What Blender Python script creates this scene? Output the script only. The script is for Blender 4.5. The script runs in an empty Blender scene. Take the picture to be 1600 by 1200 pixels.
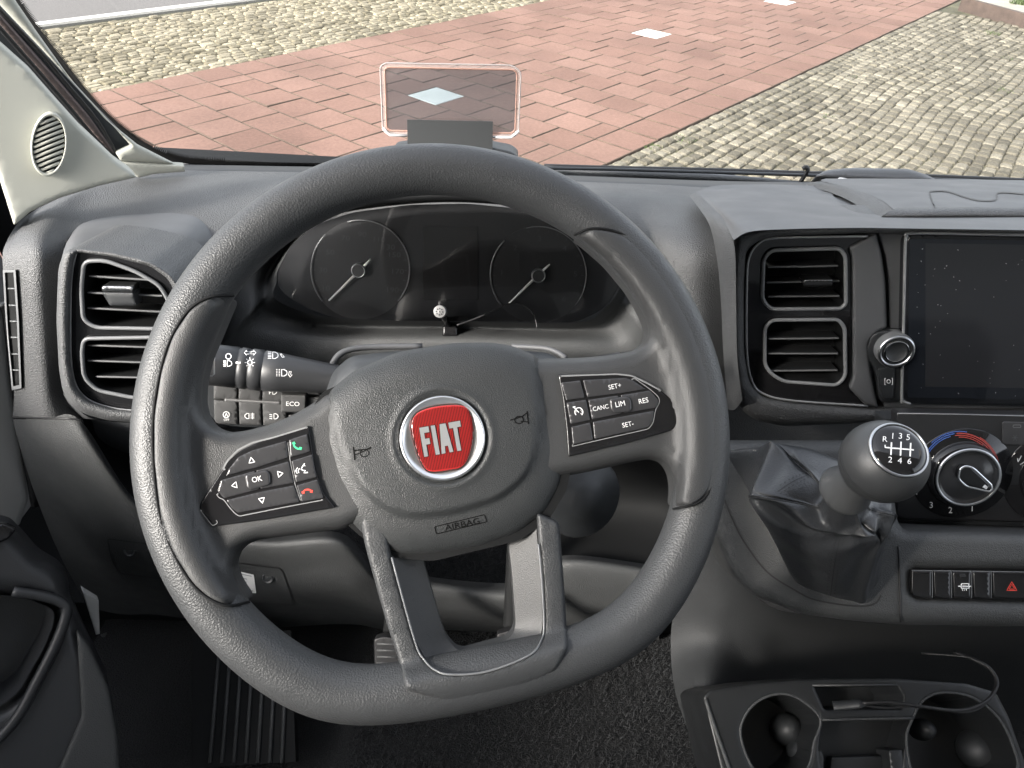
import bpy, math, random
import numpy as np
from mathutils import Vector, Matrix
from mathutils.geometry import delaunay_2d_cdt
from mathutils.bvhtree import BVHTree
S = bpy.context.scene
COL = S.collection
rng = random.Random(7)
R = math.radians
# ---------------------------------------------------------------- camera, world, sun, exposure
CAM = np.array([0.0, 0.0, 1.14]); FOC = 1100.0; PITCH = R(39); ROLL = R(3); ZG = -0.517
FWD = np.array([0, math.cos(PITCH), -math.sin(PITCH)]); RT0 = np.array([1.0, 0, 0]); UP0 = np.array([0, math.sin(PITCH), math.cos(PITCH)])
RT = math.cos(ROLL)*RT0 + math.sin(ROLL)*UP0
UP = -math.sin(ROLL)*RT0 + math.cos(ROLL)*UP0
cd = bpy.data.cameras.new('camera'); cam = bpy.data.objects.new('camera', cd); COL.objects.link(cam)
M4 = Matrix.Identity(4)
for i in range(3):
    M4[i][0] = RT[i]; M4[i][1] = UP[i]; M4[i][2] = -FWD[i]; M4[i][3] = CAM[i]
cam.matrix_world = M4
cd.sensor_width = 36; cd.lens = FOC/1600*36; cd.clip_start = 0.02; cd.clip_end = 500
S.camera = cam
SUN_EL, SUN_AZ = R(30), R(-127)
w = bpy.data.worlds.new('World'); S.world = w; w.use_nodes = True
nt = w.node_tree; bg = nt.nodes['Background']
sky = nt.nodes.new('ShaderNodeTexSky'); sky.sky_type = 'NISHITA'; sky.sun_disc = False
sky.sun_elevation = SUN_EL; sky.sun_rotation = SUN_AZ; sky.air_density = 1.0; sky.dust_density = 3.5; sky.ozone_density = 1.0
hs = nt.nodes.new('ShaderNodeHueSaturation'); hs.inputs['Saturation'].default_value = .3
nt.links.new(sky.outputs[0], hs.inputs['Color']); nt.links.new(hs.outputs[0], bg.inputs[0]); bg.inputs[1].default_value = 0.15
ld = bpy.data.lights.new('sun', 'SUN'); sun = bpy.data.objects.new('sun', ld); COL.objects.link(sun)
ld.energy = 1.5; ld.angle = R(9); ld.color = (1, 0.94, 0.86)
# direction to the sun: azimuth from +Y, clockwise
sd = Vector((math.sin(SUN_AZ)*math.cos(SUN_EL), math.cos(SUN_AZ)*math.cos(SUN_EL), math.sin(SUN_EL)))
sun.rotation_euler = sd.to_track_quat('Z', 'Y').to_euler()
S.view_settings.view_transform = 'Standard'; S.view_settings.look = 'None'; S.view_settings.gamma = 1
S.view_settings.exposure = 2.2

# ---------------------------------------------------------------- helpers
def rays(u, v):
    u = np.asarray(u, float); v = np.asarray(v, float)
    a = (u-800)/FOC; b = (600-v)/FOC
    return FWD + a[..., None]*RT + b[..., None]*UP
def atY(u, v, Y):
    d = rays(u, v); return CAM + d*(np.asarray(Y, float)/d[..., 1])[..., None]
def atZ(u, v, z):
    d = rays(u, v); return CAM + d*((z-CAM[2])/d[..., 2])[..., None]
class Plane:
    def __init__(s, u, v, t, alpha=None, yaw=0, n=None):
        s.P = CAM + rays(u, v)*t
        if n is None:
            a, y = R(alpha), R(yaw)
            n = np.array([math.cos(a)*math.sin(y), -math.cos(a)*math.cos(y), math.sin(a)])
        s.n = np.array(n)/np.linalg.norm(n)
    def at(s, u, v, h=0):
        d = rays(u, v); k = (np.dot(s.P-CAM, s.n)+np.asarray(h, float))/(d@s.n)
        return CAM + d*k[..., None]
    def nrm(s, u, v): return np.broadcast_to(s.n, np.shape(rays(u, v)))
    def off(s, h): 
        q = Plane.__new__(Plane); q.P = s.P+s.n*h; q.n = s.n; return q
class MeshSurf:
    def __init__(s, V, F): s.b = BVHTree.FromPolygons([tuple(p) for p in V], [tuple(f) for f in F])
    def at(s, u, v, h=0):
        d = rays(u, v).reshape(-1, 3); hh = np.broadcast_to(np.asarray(h, float), np.shape(u)).reshape(-1); out = []; last = CAM+d[0]
        for i, q in enumerate(d):
            loc, n, _, _ = s.b.ray_cast(tuple(CAM), tuple(q))
            if loc is None: out.append(last); continue
            n = np.array(n); loc = np.array(loc)
            if n@q > 0: n = -n
            last = loc+n*hh[i]; out.append(last)
        return np.array(out).reshape(np.shape(rays(u, v)))
def cr(pts, k=6, closed=False):
    P = np.asarray(pts, float); n = len(P); out = []
    for i in range(n if closed else n-1):
        if closed: p0, p1, p2, p3 = P[i-1], P[i], P[(i+1) % n], P[(i+2) % n]
        else: p0, p1, p2, p3 = P[max(i-1, 0)], P[i], P[i+1], P[min(i+2, n-1)]
        if not closed and i == 0: p0 = 2*p1-p2
        if not closed and i == n-2: p3 = 2*p2-p1
        for j in range(k):
            t = j/k
            out.append(.5*(2*p1+(p2-p0)*t+(2*p0-5*p1+4*p2-p3)*t*t+(3*p1-p0-3*p2+p3)*t**3))
    if not closed: out.append(P[-1])
    return np.array(out)
def rnd(poly, r, k=5):
    P = [np.array(p, float) for p in poly]; n = len(P); out = []
    rr = r if isinstance(r, (list, tuple)) else [r]*n
    for i in range(n):
        a, b, c = P[i-1], P[i], P[(i+1) % n]; d1 = a-b; d2 = c-b
        l1, l2 = np.linalg.norm(d1), np.linalg.norm(d2); q = min(rr[i], .45*l1, .45*l2)
        if q < .3: out.append(b); continue
        s, e = b+d1/l1*q, b+d2/l2*q
        for j in range(k+1):
            t = j/k; out.append((1-t)**2*s+2*t*(1-t)*b+t*t*e)
    return np.array(out)
def resamp(P, step, closed=True):
    P = np.asarray(P, float); Q = np.vstack([P, P[:1]]) if closed else P
    out = []
    for a, b in zip(Q[:-1], Q[1:]):
        m = max(1, int(math.ceil(np.linalg.norm(b-a)/step)))
        for j in range(m): out.append(a+(b-a)*j/m)
    if not closed: out.append(Q[-1])
    out = np.array(out); keep = [0]
    for i in range(1, len(out)):
        if np.linalg.norm(out[i]-out[keep[-1]]) > .05*min(step, 4): keep.append(i)
    return out[keep]
def area(P): x, y = P[:, 0], P[:, 1]; return .5*np.sum(x*np.roll(y, -1)-y*np.roll(x, -1))
def inside(pts, P):
    x, y = pts[:, 0:1], pts[:, 1:2]; x1, y1 = P[:, 0], P[:, 1]; x2, y2 = np.roll(x1, -1), np.roll(y1, -1)
    c = ((y1 > y) != (y2 > y)) & (x < (x2-x1)*(y-y1)/np.where(y2 == y1, 1e-9, y2-y1)+x1)
    return c.sum(1) % 2 == 1
def dist(pts, loops):
    best = np.full(len(pts), 1e9)
    for P in loops:
        A = P; B = np.roll(P, -1, 0); AB = B-A; L = (AB**2).sum(1)+1e-12
        for i in range(0, len(pts), 1500):
            p = pts[i:i+1500, None, :]; t = np.clip(((p-A)*AB).sum(2)/L, 0, 1)
            d = np.sqrt((((A+t[..., None]*AB)-p)**2).sum(2)).min(1); best[i:i+1500] = np.minimum(best[i:i+1500], d)
    return best
def ev(f, u, v): return f(u, v) if callable(f) else np.full(np.shape(u), float(f))
def pillow(poly, surf, h=0., rise=0., edge=6., depth=.01, g=14., step=5., holes=(), base=None, prof=2.):
    """a solid face: outline in the surface, rounded edge, side walls going back along the normal"""
    P = resamp(poly, step)
    if area(P) < 0: P = P[::-1]
    H = []
    for q in holes:
        q = resamp(q, step); H.append(q if area(q) < 0 else q[::-1])
    loops = [P]+H
    pts = [np.vstack(loops)]
    u0, v0 = P.min(0); u1, v1 = P.max(0)
    gu, gv = np.meshgrid(np.arange(u0+g/2, u1, g), np.arange(v0+g/2, v1, g)); G = np.stack([gu.ravel(), gv.ravel()], 1)
    emax = float(np.max(ev(edge, G[:, 0], G[:, 1]))) if len(G) else (edge if not callable(edge) else 6)
    if rise != 0:
        for fr in (.12, .3, .55, .8, 1.):
            for L in loops:
                T = np.roll(L, -1, 0)-np.roll(L, 1, 0); T /= np.linalg.norm(T, axis=1)[:, None]+1e-9
                N = np.stack([-T[:, 1], T[:, 0]], 1); e = ev(edge, L[:, 0], L[:, 1])
                q = L+N*(e*fr)[:, None]
                q = q[::2] if fr > .5 else q
                ee = ev(edge, q[:, 0], q[:, 1])
                ok = inside(q, P)
                for hh in H: ok &= ~inside(q, hh)
                d = dist(q, loops); ok &= d > ee*fr*.88
                pts.append(q[ok])
    if len(G):
        ok = inside(G, P)
        for hh in H: ok &= ~inside(G, hh)
        G = G[ok]
        if len(G):
            d = dist(G, loops); G = G[d > np.maximum(ev(edge, G[:, 0], G[:, 1])*(1.1 if rise != 0 else 0), g*.45)]; pts.append(G)
    A = np.vstack(pts)
    edges = []; o = 0
    for L in loops:
        n = len(L); edges += [(o+i, o+(i+1) % n) for i in range(n)]; o += n
    vs, _, fs, *_ = delaunay_2d_cdt([Vector(p) for p in A], edges, [], 2 if not H else 2, 1e-4)
    W = np.array([(p[0], p[1]) for p in vs])
    fs = [list(f) for f in fs]
    if True:
        cen = np.array([W[f].mean(0) for f in fs]); ok = inside(cen, P)
        for hh in H: ok &= ~inside(cen, hh)
        fs = [f for f, k in zip(fs, ok) if k]
    u, v = W[:, 0], W[:, 1]
    def hgt(u, v, d):
        t = np.clip(d/np.maximum(ev(edge, u, v), 1e-6), 0, 1); x = ev(h, u, v)+ev(rise, u, v)*(1-(1-t)**prof)**(1/prof)
        return x+(base(u, v) if base else 0)
    d = dist(W, loops)
    V = surf.at(u, v, hgt(u, v, d))
    def fix(V, F):
        if not F: return F
        a = np.zeros(3)
        f = F[len(F)//2]; n = np.cross(V[f[1]]-V[f[0]], V[f[2]]-V[f[0]])
        return [x[::-1] for x in F] if n@(CAM-V[f[0]]) < 0 else F
    F = fix(V, fs); V = list(V)
    if depth:
        for L in loops:
            f0 = surf.at(L[:, 0], L[:, 1], hgt(L[:, 0], L[:, 1], np.zeros(len(L))))
            nn = surf.n if hasattr(surf, 'n') else -rays(L[:, 0], L[:, 1])
            b = f0-nn*depth; o = len(V); n = len(L); V += list(f0)+list(b)
            F += [[o+i, o+(i+1) % n, o+n+(i+1) % n, o+n+i] for i in range(n)]
    return np.array(V), F
def loft(grid, ku=5, kv=5, closed=False, Y=True):
    G = np.asarray(grid, float)
    A = np.array([cr(c, kv) for c in G]); B = np.array([cr(A[:, j], ku, closed) for j in range(A.shape[1])])
    B = np.swapaxes(B, 0, 1)
    V = atY(B[..., 0], B[..., 1], B[..., 2]) if Y else B
    m, n = V.shape[:2]; F = []
    for i in range(m if closed else m-1):
        for j in range(n-1): F.append([i*n+j, ((i+1) % m)*n+j, ((i+1) % m)*n+j+1, i*n+j+1])
    V = V.reshape(-1, 3); f = F[len(F)//2]; nn = np.cross(V[f[1]]-V[f[0]], V[f[2]]-V[f[0]])
    if nn@(CAM-V[f[0]]) < 0: F = [x[::-1] for x in F]
    return V, F
def tube(pts, r, n=10, closed=False, caps=True, sq=1.):
    P = np.asarray(pts, float); m = len(P); rr = np.broadcast_to(np.asarray(r, float), (m,))
    T = (np.roll(P, -1, 0)-np.roll(P, 1, 0)) if closed else np.gradient(P, axis=0)
    T /= np.linalg.norm(T, axis=1)[:, None]+1e-12
    up = np.array([0.1, .2, .97]); up = np.array([1., 0, 0]) if abs(T[0]@up) > .9 else up
    V = []; a = np.cross(T[0], up); a /= np.linalg.norm(a)
    for i in range(m):
        a = a-T[i]*(a@T[i]); a /= np.linalg.norm(a)+1e-12; b = np.cross(T[i], a)
        for k in range(n):
            th = 2*math.pi*k/n; V.append(P[i]+rr[i]*(math.cos(th)*a+sq*math.sin(th)*b))
    F = []
    for i in range(m if closed else m-1):
        for k in range(n): F.append([i*n+k, i*n+(k+1) % n, ((i+1) % m)*n+(k+1) % n, ((i+1) % m)*n+k])
    if caps and not closed: F += [list(range(n))[::-1], [(m-1)*n+k for k in range(n)]]
    return np.array(V), F
def frame(n):
    n = np.asarray(n, float)/np.linalg.norm(n); a = np.cross([0, 0, 1.], n)
    if np.linalg.norm(a) < .05: a = np.array([1., 0, 0])
    a /= np.linalg.norm(a); return a, np.cross(n, a), n
def lathe(prof, P, n, seg=32):
    """prof: list of (radius, height along n)"""
    a, b, c = frame(n); V = []; F = []; m = len(prof)
    for k in range(seg):
        th = 2*math.pi*k/seg; e = math.cos(th)*a+math.sin(th)*b
        for r, h in prof: V.append(np.asarray(P)+e*r+c*h)
    for k in range(seg):
        k2 = (k+1) % seg
        for j in range(m-1): F.append([k*m+j, k2*m+j, k2*m+j+1, k*m+j+1])
    return np.array(V), F
def stroke(pts, wd, surf, h=.0004, closed=False):
    P = resamp(pts, 6, closed); n = len(P)
    T = (np.roll(P, -1, 0)-np.roll(P, 1, 0)) if closed else np.gradient(P, axis=0)
    T /= np.linalg.norm(T, axis=1)[:, None]+1e-9; N = np.stack([-T[:, 1], T[:, 0]], 1)*wd/2
    A, B = P+N, P-N
    V = np.vstack([surf.at(A[:, 0], A[:, 1], h), surf.at(B[:, 0], B[:, 1], h)])
    return V, [[i, (i+1) % n, n+(i+1) % n, n+i] for i in range(n if closed else n-1)]
def fill(poly, surf, h=.0004):
    P = np.asarray(poly, float); P = resamp(P, 8)
    vs, _, fs, *_ = delaunay_2d_cdt([Vector(p) for p in P], [(i, (i+1) % len(P)) for i in range(len(P))], [], 2, 1e-4)
    W = np.array([(p[0], p[1]) for p in vs]); fs = [list(f) for f in fs]
    c = np.array([W[f].mean(0) for f in fs]); ok = inside(c, P)
    return surf.at(W[:, 0], W[:, 1], h), [f for f, k in zip(fs, ok) if k]
_tc = {}
def text2d(s):
    if s in _tc: return _tc[s]
    c = bpy.data.curves.new('t', 'FONT'); c.body = s; c.align_x = 'CENTER'; c.resolution_u = 3
    o = bpy.data.objects.new('t', c); COL.objects.link(o)
    dg = bpy.context.evaluated_depsgraph_get(); me = o.evaluated_get(dg).to_mesh()
    V = np.array([v.co[:2] for v in me.vertices]).reshape(-1, 2); F = [list(p.vertices) for p in me.polygons]
    o.evaluated_get(dg).to_mesh_clear(); bpy.data.objects.remove(o); bpy.data.curves.remove(c)
    V[:, 0] -= (V[:, 0].min()+V[:, 0].max())/2; V[:, 1] -= (V[:, 1].min()+V[:, 1].max())/2
    hh = V[:, 1].max()-V[:, 1].min()
    _tc[s] = (V/hh, F); return _tc[s]
def text(s, surf, u, v, size, rot=0, h=.0004, wide=1., shear=0.):
    V, F = text2d(s); x = V[:, 0]*size*wide+V[:, 1]*size*shear; y = -V[:, 1]*size; c, q = math.cos(R(-rot)), math.sin(R(-rot))
    return surf.at(u+x*c-y*q, v+x*q+y*c, h), F
def ring2(u, v, r, n=28, ry=None): return np.array([(u+r*math.cos(2*math.pi*i/n), v+(ry or r)*math.sin(2*math.pi*i/n)) for i in range(n)])
def box(c, s, rot=None):
    V = np.array([[x, y, z] for x in (-.5, .5) for y in (-.5, .5) for z in (-.5, .5)])*np.array(s)
    if rot is not None: V = V@np.array(rot).T
    return V+np.array(c), [[0, 1, 3, 2], [4, 6, 7, 5], [0, 4, 5, 1], [2, 3, 7, 6], [0, 2, 6, 4], [1, 5, 7, 3]]
def tag(o, label=None, category=None, group=None, kind=None):
    for k, x in (('label', label), ('category', category), ('group', group), ('kind', kind)):
        if x: o[k] = x
    return o
WL = {}
def thing(name, loc, label, cat, group=None):
    o = bpy.data.objects.new(name, None); COL.objects.link(o); o.location = [float(x) for x in loc]; o.empty_display_size = .05
    WL[o.name] = np.array(loc, float); return tag(o, label, cat, group)
def mk(name, geos, mats, parent=None, smooth=True, **kw):
    """one mesh object from several (V, F) pieces; mats one material or one per piece"""
    if isinstance(geos, tuple): geos = [geos]
    if not isinstance(mats, (list, tuple)): mats = [mats]*len(geos)
    o3 = WL[parent.name] if parent is not None else np.zeros(3)
    me = bpy.data.meshes.new(name); V = []; F = []; MI = []; ml = []
    for (v, f), m in zip(geos, mats):
        if m not in ml: ml.append(m)
        o = len(V); V += [tuple(p) for p in (np.asarray(v)-o3)]; F += [[o+i for i in x] for x in f]; MI += [ml.index(m)]*len(f)
    me.from_pydata(V, [], F)
    for m in ml: me.materials.append(m)
    me.polygons.foreach_set('material_index', MI); me.polygons.foreach_set('use_smooth', [smooth]*len(F)); me.update()
    ob = bpy.data.objects.new(name, me); COL.objects.link(ob)
    if parent is not None: ob.parent = parent
    WL[ob.name] = o3
    return tag(ob, **kw)
# ---------------------------------------------------------------- materials
def mat(name, col, rough=.5, metal=0., bump=None, var=0., vscale=40., spec=.5, coat=0., rvar=0., emit=None):
    m = bpy.data.materials.new(name); m.use_nodes = True; t = m.node_tree; b = t.nodes['Principled BSDF']
    col = (*col, 1) if isinstance(col, (tuple, list)) else (col, col, col, 1)
    b.inputs['Base Color'].default_value = col; b.inputs['Roughness'].default_value = rough; b.inputs['Metallic'].default_value = metal
    b.inputs['Specular IOR Level'].default_value = spec
    if coat: b.inputs['Coat Weight'].default_value = coat; b.inputs['Coat Roughness'].default_value = .05
    tc = t.nodes.new('ShaderNodeTexCoord')
    if var or rvar:
        n = t.nodes.new('ShaderNodeTexNoise'); n.inputs['Scale'].default_value = vscale; n.inputs['Detail'].default_value = 5
        t.links.new(tc.outputs['Object'], n.inputs['Vector'])
        if var:
            r = t.nodes.new('ShaderNodeValToRGB'); r.color_ramp.elements[0].position = .3; r.color_ramp.elements[1].position = .7
            r.color_ramp.elements[0].color = [c*(1-var) for c in col[:3]]+[1]; r.color_ramp.elements[1].color = [min(1, c*(1+var)) for c in col[:3]]+[1]
            t.links.new(n.outputs[0], r.inputs[0]); t.links.new(r.outputs[0], b.inputs['Base Color'])
        if rvar:
            q = t.nodes.new('ShaderNodeMapRange'); q.inputs['To Min'].default_value = rough-rvar; q.inputs['To Max'].default_value = rough+rvar
            q.inputs['From Min'].default_value = .3; q.inputs['From Max'].default_value = .7
            t.links.new(n.outputs[0], q.inputs[0]); t.links.new(q.outputs[0], b.inputs['Roughness'])
    if bump:
        kind, sc, st, ds = bump
        if kind == 'v':
            x = t.nodes.new('ShaderNodeTexVoronoi'); x.feature = 'SMOOTH_F1'; x.inputs['Scale'].default_value = sc; x.inputs['Smoothness'].default_value = .4
        else:
            x = t.nodes.new('ShaderNodeTexNoise'); x.inputs['Scale'].default_value = sc; x.inputs['Detail'].default_value = 3
        t.links.new(tc.outputs['Object'], x.inputs['Vector'])
        bp = t.nodes.new('ShaderNodeBump'); bp.inputs['Strength'].default_value = st; bp.inputs['Distance'].default_value = ds
        t.links.new(x.outputs[0], bp.inputs['Height']); t.links.new(bp.outputs[0], b.inputs['Normal'])
    return m
def thin_glass(name, col, refl=.06, rough=.0, body=None, bodyf=0.):
    m = bpy.data.materials.new(name); m.use_nodes = True; t = m.node_tree; t.nodes.clear()
    o = t.nodes.new('ShaderNodeOutputMaterial'); tr = t.nodes.new('ShaderNodeBsdfTransparent'); tr.inputs[0].default_value = (*col, 1)
    gl = t.nodes.new('ShaderNodeBsdfGlossy'); gl.inputs['Roughness'].default_value = rough
    fr = t.nodes.new('ShaderNodeFresnel'); fr.inputs[0].default_value = 1.45
    mx = t.nodes.new('ShaderNodeMixShader'); src = tr
    if body:
        df = t.nodes.new('ShaderNodeBsdfDiffuse'); df.inputs[0].default_value = (*body, 1); m2 = t.nodes.new('ShaderNodeMixShader'); m2.inputs[0].default_value = bodyf
        t.links.new(tr.outputs[0], m2.inputs[1]); t.links.new(df.outputs[0], m2.inputs[2]); src = m2
    t.links.new(fr.outputs[0], mx.inputs[0]); t.links.new(src.outputs[0], mx.inputs[1]); t.links.new(gl.outputs[0], mx.inputs[2]); t.links.new(mx.outputs[0], o.inputs[0])
    return m
LEATHER = mat('rim_leather', (.043, .045, .047), .46, bump=('v', 850, .5, .00056), rvar=.06, vscale=60)
TRIM = mat('spoke_plastic', (.040, .041, .042), .46, bump=('v', 1500, .45, .0004), rvar=.05)
HUB = mat('airbag_plastic', (.030, .032, .033), .42, bump=('v', 1300, .55, .0005), rvar=.04)
DASH = mat('dash_grained', (.068, .070, .072), .52, bump=('v', 750, .65, .0012), rvar=.05, vscale=25)
DASHS = mat('dash_smooth', (.08, .0825, .087), .55, bump=('n', 1800, .2, .0003), rvar=.06, vscale=20)
DARKP = mat('dark_plastic', (.022, .024, .026), .5, bump=('n', 1400, .3, .0004), rvar=.05)
KNEE = mat('knee_plastic', (.045, .047, .048), .58, bump=('v', 850, .5, .0009), rvar=.05)
GLOSS = mat('gloss_black', (.012, .012, .013), .08, rvar=.03, vscale=90)
BTN = mat('button_gloss', (.04, .04, .042), .16, rvar=.06, vscale=150)
BTNM = mat('button_matt', (.06, .06, .06), .5, bump=('n', 1600, .15, .0003))
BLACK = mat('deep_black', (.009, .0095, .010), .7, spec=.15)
CHROME = mat('chrome', (.75, .76, .77), .12, metal=1., rvar=.05, vscale=200)
EMCH = mat('emblem_chrome', (.85, .86, .87), .3, metal=1.)
SILVER = mat('emblem_silver', (.46, .47, .48), .3, metal=.6)
TRIMLINE = mat('bright_trim', (.36, .365, .37), .25, metal=.45)
SATIN = mat('satin_chrome', (.55, .56, .57), .28, metal=1.)
GREYLINE = mat('grey_edge', (.16, .165, .17), .35)
WHITE = mat('print_white', .8, .5)
RED = mat('print_red', (.7, .06, .04), .5)
GREEN = mat('print_green', (.05, .6, .25), .5)
BLUE = mat('print_blue', (.05, .14, .5), .5)
EMRED = mat('emblem_red', (.36, .018, .017), .3, coat=.6)
EMDK = mat('emblem_line', (.05, .002, .002), .35, coat=.6)
BEIGE = mat('pillar_plastic', (.39, .395, .35), .6, bump=('n', 1500, .15, .0003), var=.03, vscale=15)
RUB = mat('rubber', (.012, .012, .013), .5)
BOOT = mat('boot_leatherette', (.035, .037, .04), .36, bump=('v', 700, .35, .0005), rvar=.05)
CARPET = mat('carpet', (.014, .0145, .0155), .95, bump=('n', 420, 1., .004), var=.6, vscale=500)
MIC = mat('mic_grey', (.22, .22, .22), .4, metal=.6)
PAPER = mat('paper', .75, .7)
# ---------------------------------------------------------------- ground outside
def rnd_mat(name, c1, c2, c3, rough=.85, nscale=60, bump=.4, ns=.35, moss=None):
    m = bpy.data.materials.new(name); m.use_nodes = True; t = m.node_tree; b = t.nodes['Principled BSDF']; b.inputs['Roughness'].default_value = rough
    b.inputs['Specular IOR Level'].default_value = .25
    oi = t.nodes.new('ShaderNodeObjectInfo'); at = t.nodes.new('ShaderNodeAttribute'); at.attribute_name = 'rnd'
    ad = t.nodes.new('ShaderNodeMath'); ad.operation = 'ADD'; fr = t.nodes.new('ShaderNodeMath'); fr.operation = 'FRACT'
    t.links.new(oi.outputs['Random'], ad.inputs[0]); t.links.new(at.outputs['Fac'], ad.inputs[1]); t.links.new(ad.outputs[0], fr.inputs[0])
    r = t.nodes.new('ShaderNodeValToRGB'); e = r.color_ramp.elements; e[0].color = (*c1, 1); e[1].color = (*c3, 1); x = e.new(.5); x.color = (*c2, 1)
    t.links.new(fr.outputs[0], r.inputs[0])
    geo = t.nodes.new('ShaderNodeNewGeometry')
    n = t.nodes.new('ShaderNodeTexNoise'); n.inputs['Scale'].default_value = nscale; n.inputs['Detail'].default_value = 6; n.inputs['Roughness'].default_value = .7
    t.links.new(geo.outputs['Position'], n.inputs['Vector'])
    q = t.nodes.new('ShaderNodeMapRange'); q.inputs['From Min'].default_value = .3; q.inputs['From Max'].default_value = .7; q.inputs['To Min'].default_value = 1-ns; q.inputs['To Max'].default_value = 1+ns
    t.links.new(n.outputs[0], q.inputs[0])
    n2 = t.nodes.new('ShaderNodeTexNoise'); n2.inputs['Scale'].default_value = 1.3; n2.inputs['Detail'].default_value = 4; t.links.new(geo.outputs['Position'], n2.inputs['Vector'])
    q2 = t.nodes.new('ShaderNodeMapRange'); q2.inputs['From Min'].default_value = .35; q2.inputs['From Max'].default_value = .65; q2.inputs['To Min'].default_value = .84; q2.inputs['To Max'].default_value = 1.10
    t.links.new(n2.outputs[0], q2.inputs[0])
    mu = t.nodes.new('ShaderNodeMath'); mu.operation = 'MULTIPLY'; t.links.new(q.outputs[0], mu.inputs[0]); t.links.new(q2.outputs[0], mu.inputs[1])
    mx = t.nodes.new('ShaderNodeVectorMath'); mx.operation = 'SCALE'; t.links.new(r.outputs[0], mx.inputs[0]); t.links.new(mu.outputs[0], mx.inputs['Scale'])
    t.links.new(mx.outputs[0], b.inputs['Base Color'])
    bp = t.nodes.new('ShaderNodeBump'); bp.inputs['Strength'].default_value = bump; bp.inputs['Distance'].default_value = .004
    t.links.new(n.outputs[0], bp.inputs['Height']); t.links.new(bp.outputs[0], b.inputs['Normal'])
    return m
TILE = rnd_mat('red_concrete', (.158, .092, .071), (.176, .104, .081), (.194, .117, .092), ns=.18, nscale=45, bump=.25)
WTILE = rnd_mat('white_painted_concrete', (.52, .52, .49), (.54, .54, .51), (.55, .55, .52), ns=.04)
COB = rnd_mat('cobble', (.092, .083, .063), (.135, .122, .093), (.20, .182, .142), ns=.42, nscale=70, bump=.9)
JOINT = mat('joint_sand', (.05, .038, .028), .95, bump=('n', 60, .8, .01), var=.4, vscale=7)
JOINTG = mat('joint_mossy', (.07, .066, .038), .95, bump=('n', 60, .8, .01), var=.5, vscale=5)
ASPH = mat('asphalt', (.11, .104, .10), .9, bump=('n', 90, .6, .006), var=.18, vscale=60)
KERB = mat('kerb_concrete', (.62, .61, .57), .8, bump=('n', 80, .4, .003), var=.08)
TIMBER = mat('edging_brown', (.055, .038, .03), .7, bump=('n', 60, .5, .005), var=.25, vscale=12)
SLAB = rnd_mat('pale_slab', (.27, .25, .21), (.30, .28, .24), (.33, .31, .27), ns=.2)
GRASS = mat('grass_blade', (.06, .085, .028), .8, var=.4, vscale=20)
ang = R(51.0); ES = np.array([math.cos(ang), math.sin(ang)]); ET = np.array([math.sin(ang), -math.cos(ang)])
def g2(u, v): return atZ(np.array(u, float), np.array(v, float), ZG)[:2]
O2 = g2(887.5, 235)
Q = .3005                                            # tile pitch
# origin: outer right corner line is t = +1 tile from the inner joint
O2 = O2+ET*0.0
def sheet(name, poly, z, m, **kw):
    return mk(name, (np.array([[p[0], p[1], z] for p in poly]), [list(range(len(poly)))]), m, smooth=False, **kw)
sheet('ground', [(-60, -60), (60, -60), (60, 60), (-60, 60)], ZG-.06, JOINTG, kind='structure')
def proj(p):
    q = np.asarray(p)-CAM; zc = q@FWD; return 800+FOC*(q@RT)/zc, 600-FOC*(q@UP)/zc
def st(s, t, z=ZG): 
    p = O2+ES*s+ET*t; return np.array([p[0], p[1], z])
def slab_mesh(name, lx, ly, th, bev, dome=0., jit=0., sub=0, drop=None):
    """a bevelled block, top at z=0"""
    def ring(ix, z, j): return [[sx*(lx/2-ix)+rng.uniform(-j, j), sy*(ly/2-ix)+rng.uniform(-j, j), z] for sx, sy in ((-1, -1), (1, -1), (1, 1), (-1, 1))]
    def ring8(ix, z, j):
        a, b, c = lx/2-ix, ly/2-ix, min(lx, ly)*.16
        return [[x+rng.uniform(-j, j), y+rng.uniform(-j, j), z] for x, y in ((-a+c, -b), (a-c, -b), (a, -b+c), (a, b-c), (a-c, b), (-a+c, b), (-a, b-c), (-a, -b+c))]
    rg = ring8 if sub else ring; k = 8 if sub else 4
    V = rg(0, -th, jit)+rg(0, -(drop or bev), jit)+rg(bev, 0 if not sub else -dome*.3, jit*.5); F = []
    for a in (0, 1):
        for i in range(k): F.append([a*k+i, a*k+(i+1) % k, (a+1)*k+(i+1) % k, (a+1)*k+i])
    if sub:
        V.append([0, 0, 0]); F += [[2*k+i, 2*k+(i+1) % k, 3*k] for i in range(k)]
    else: F.append([2*k+i for i in range(k)])
    return np.array(V), F
def mesh_from(name, V, F, m, rv=None):
    me = bpy.data.meshes.new(name); me.from_pydata([tuple(p) for p in V], [], F); me.materials.append(m)
    if rv is not None:
        a = me.attributes.new('rnd', 'FLOAT', 'FACE'); a.data.foreach_set('value', rv)
    me.update(); return me
def edged(me, m2, per=9):
    # the soiled edge of each paver takes the joint dirt
    if m2: me.materials.append(m2); me.polygons.foreach_set('material_index', [0 if i % per == per-1 else 1 for i in range(len(me.polygons))])
    return me
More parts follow.
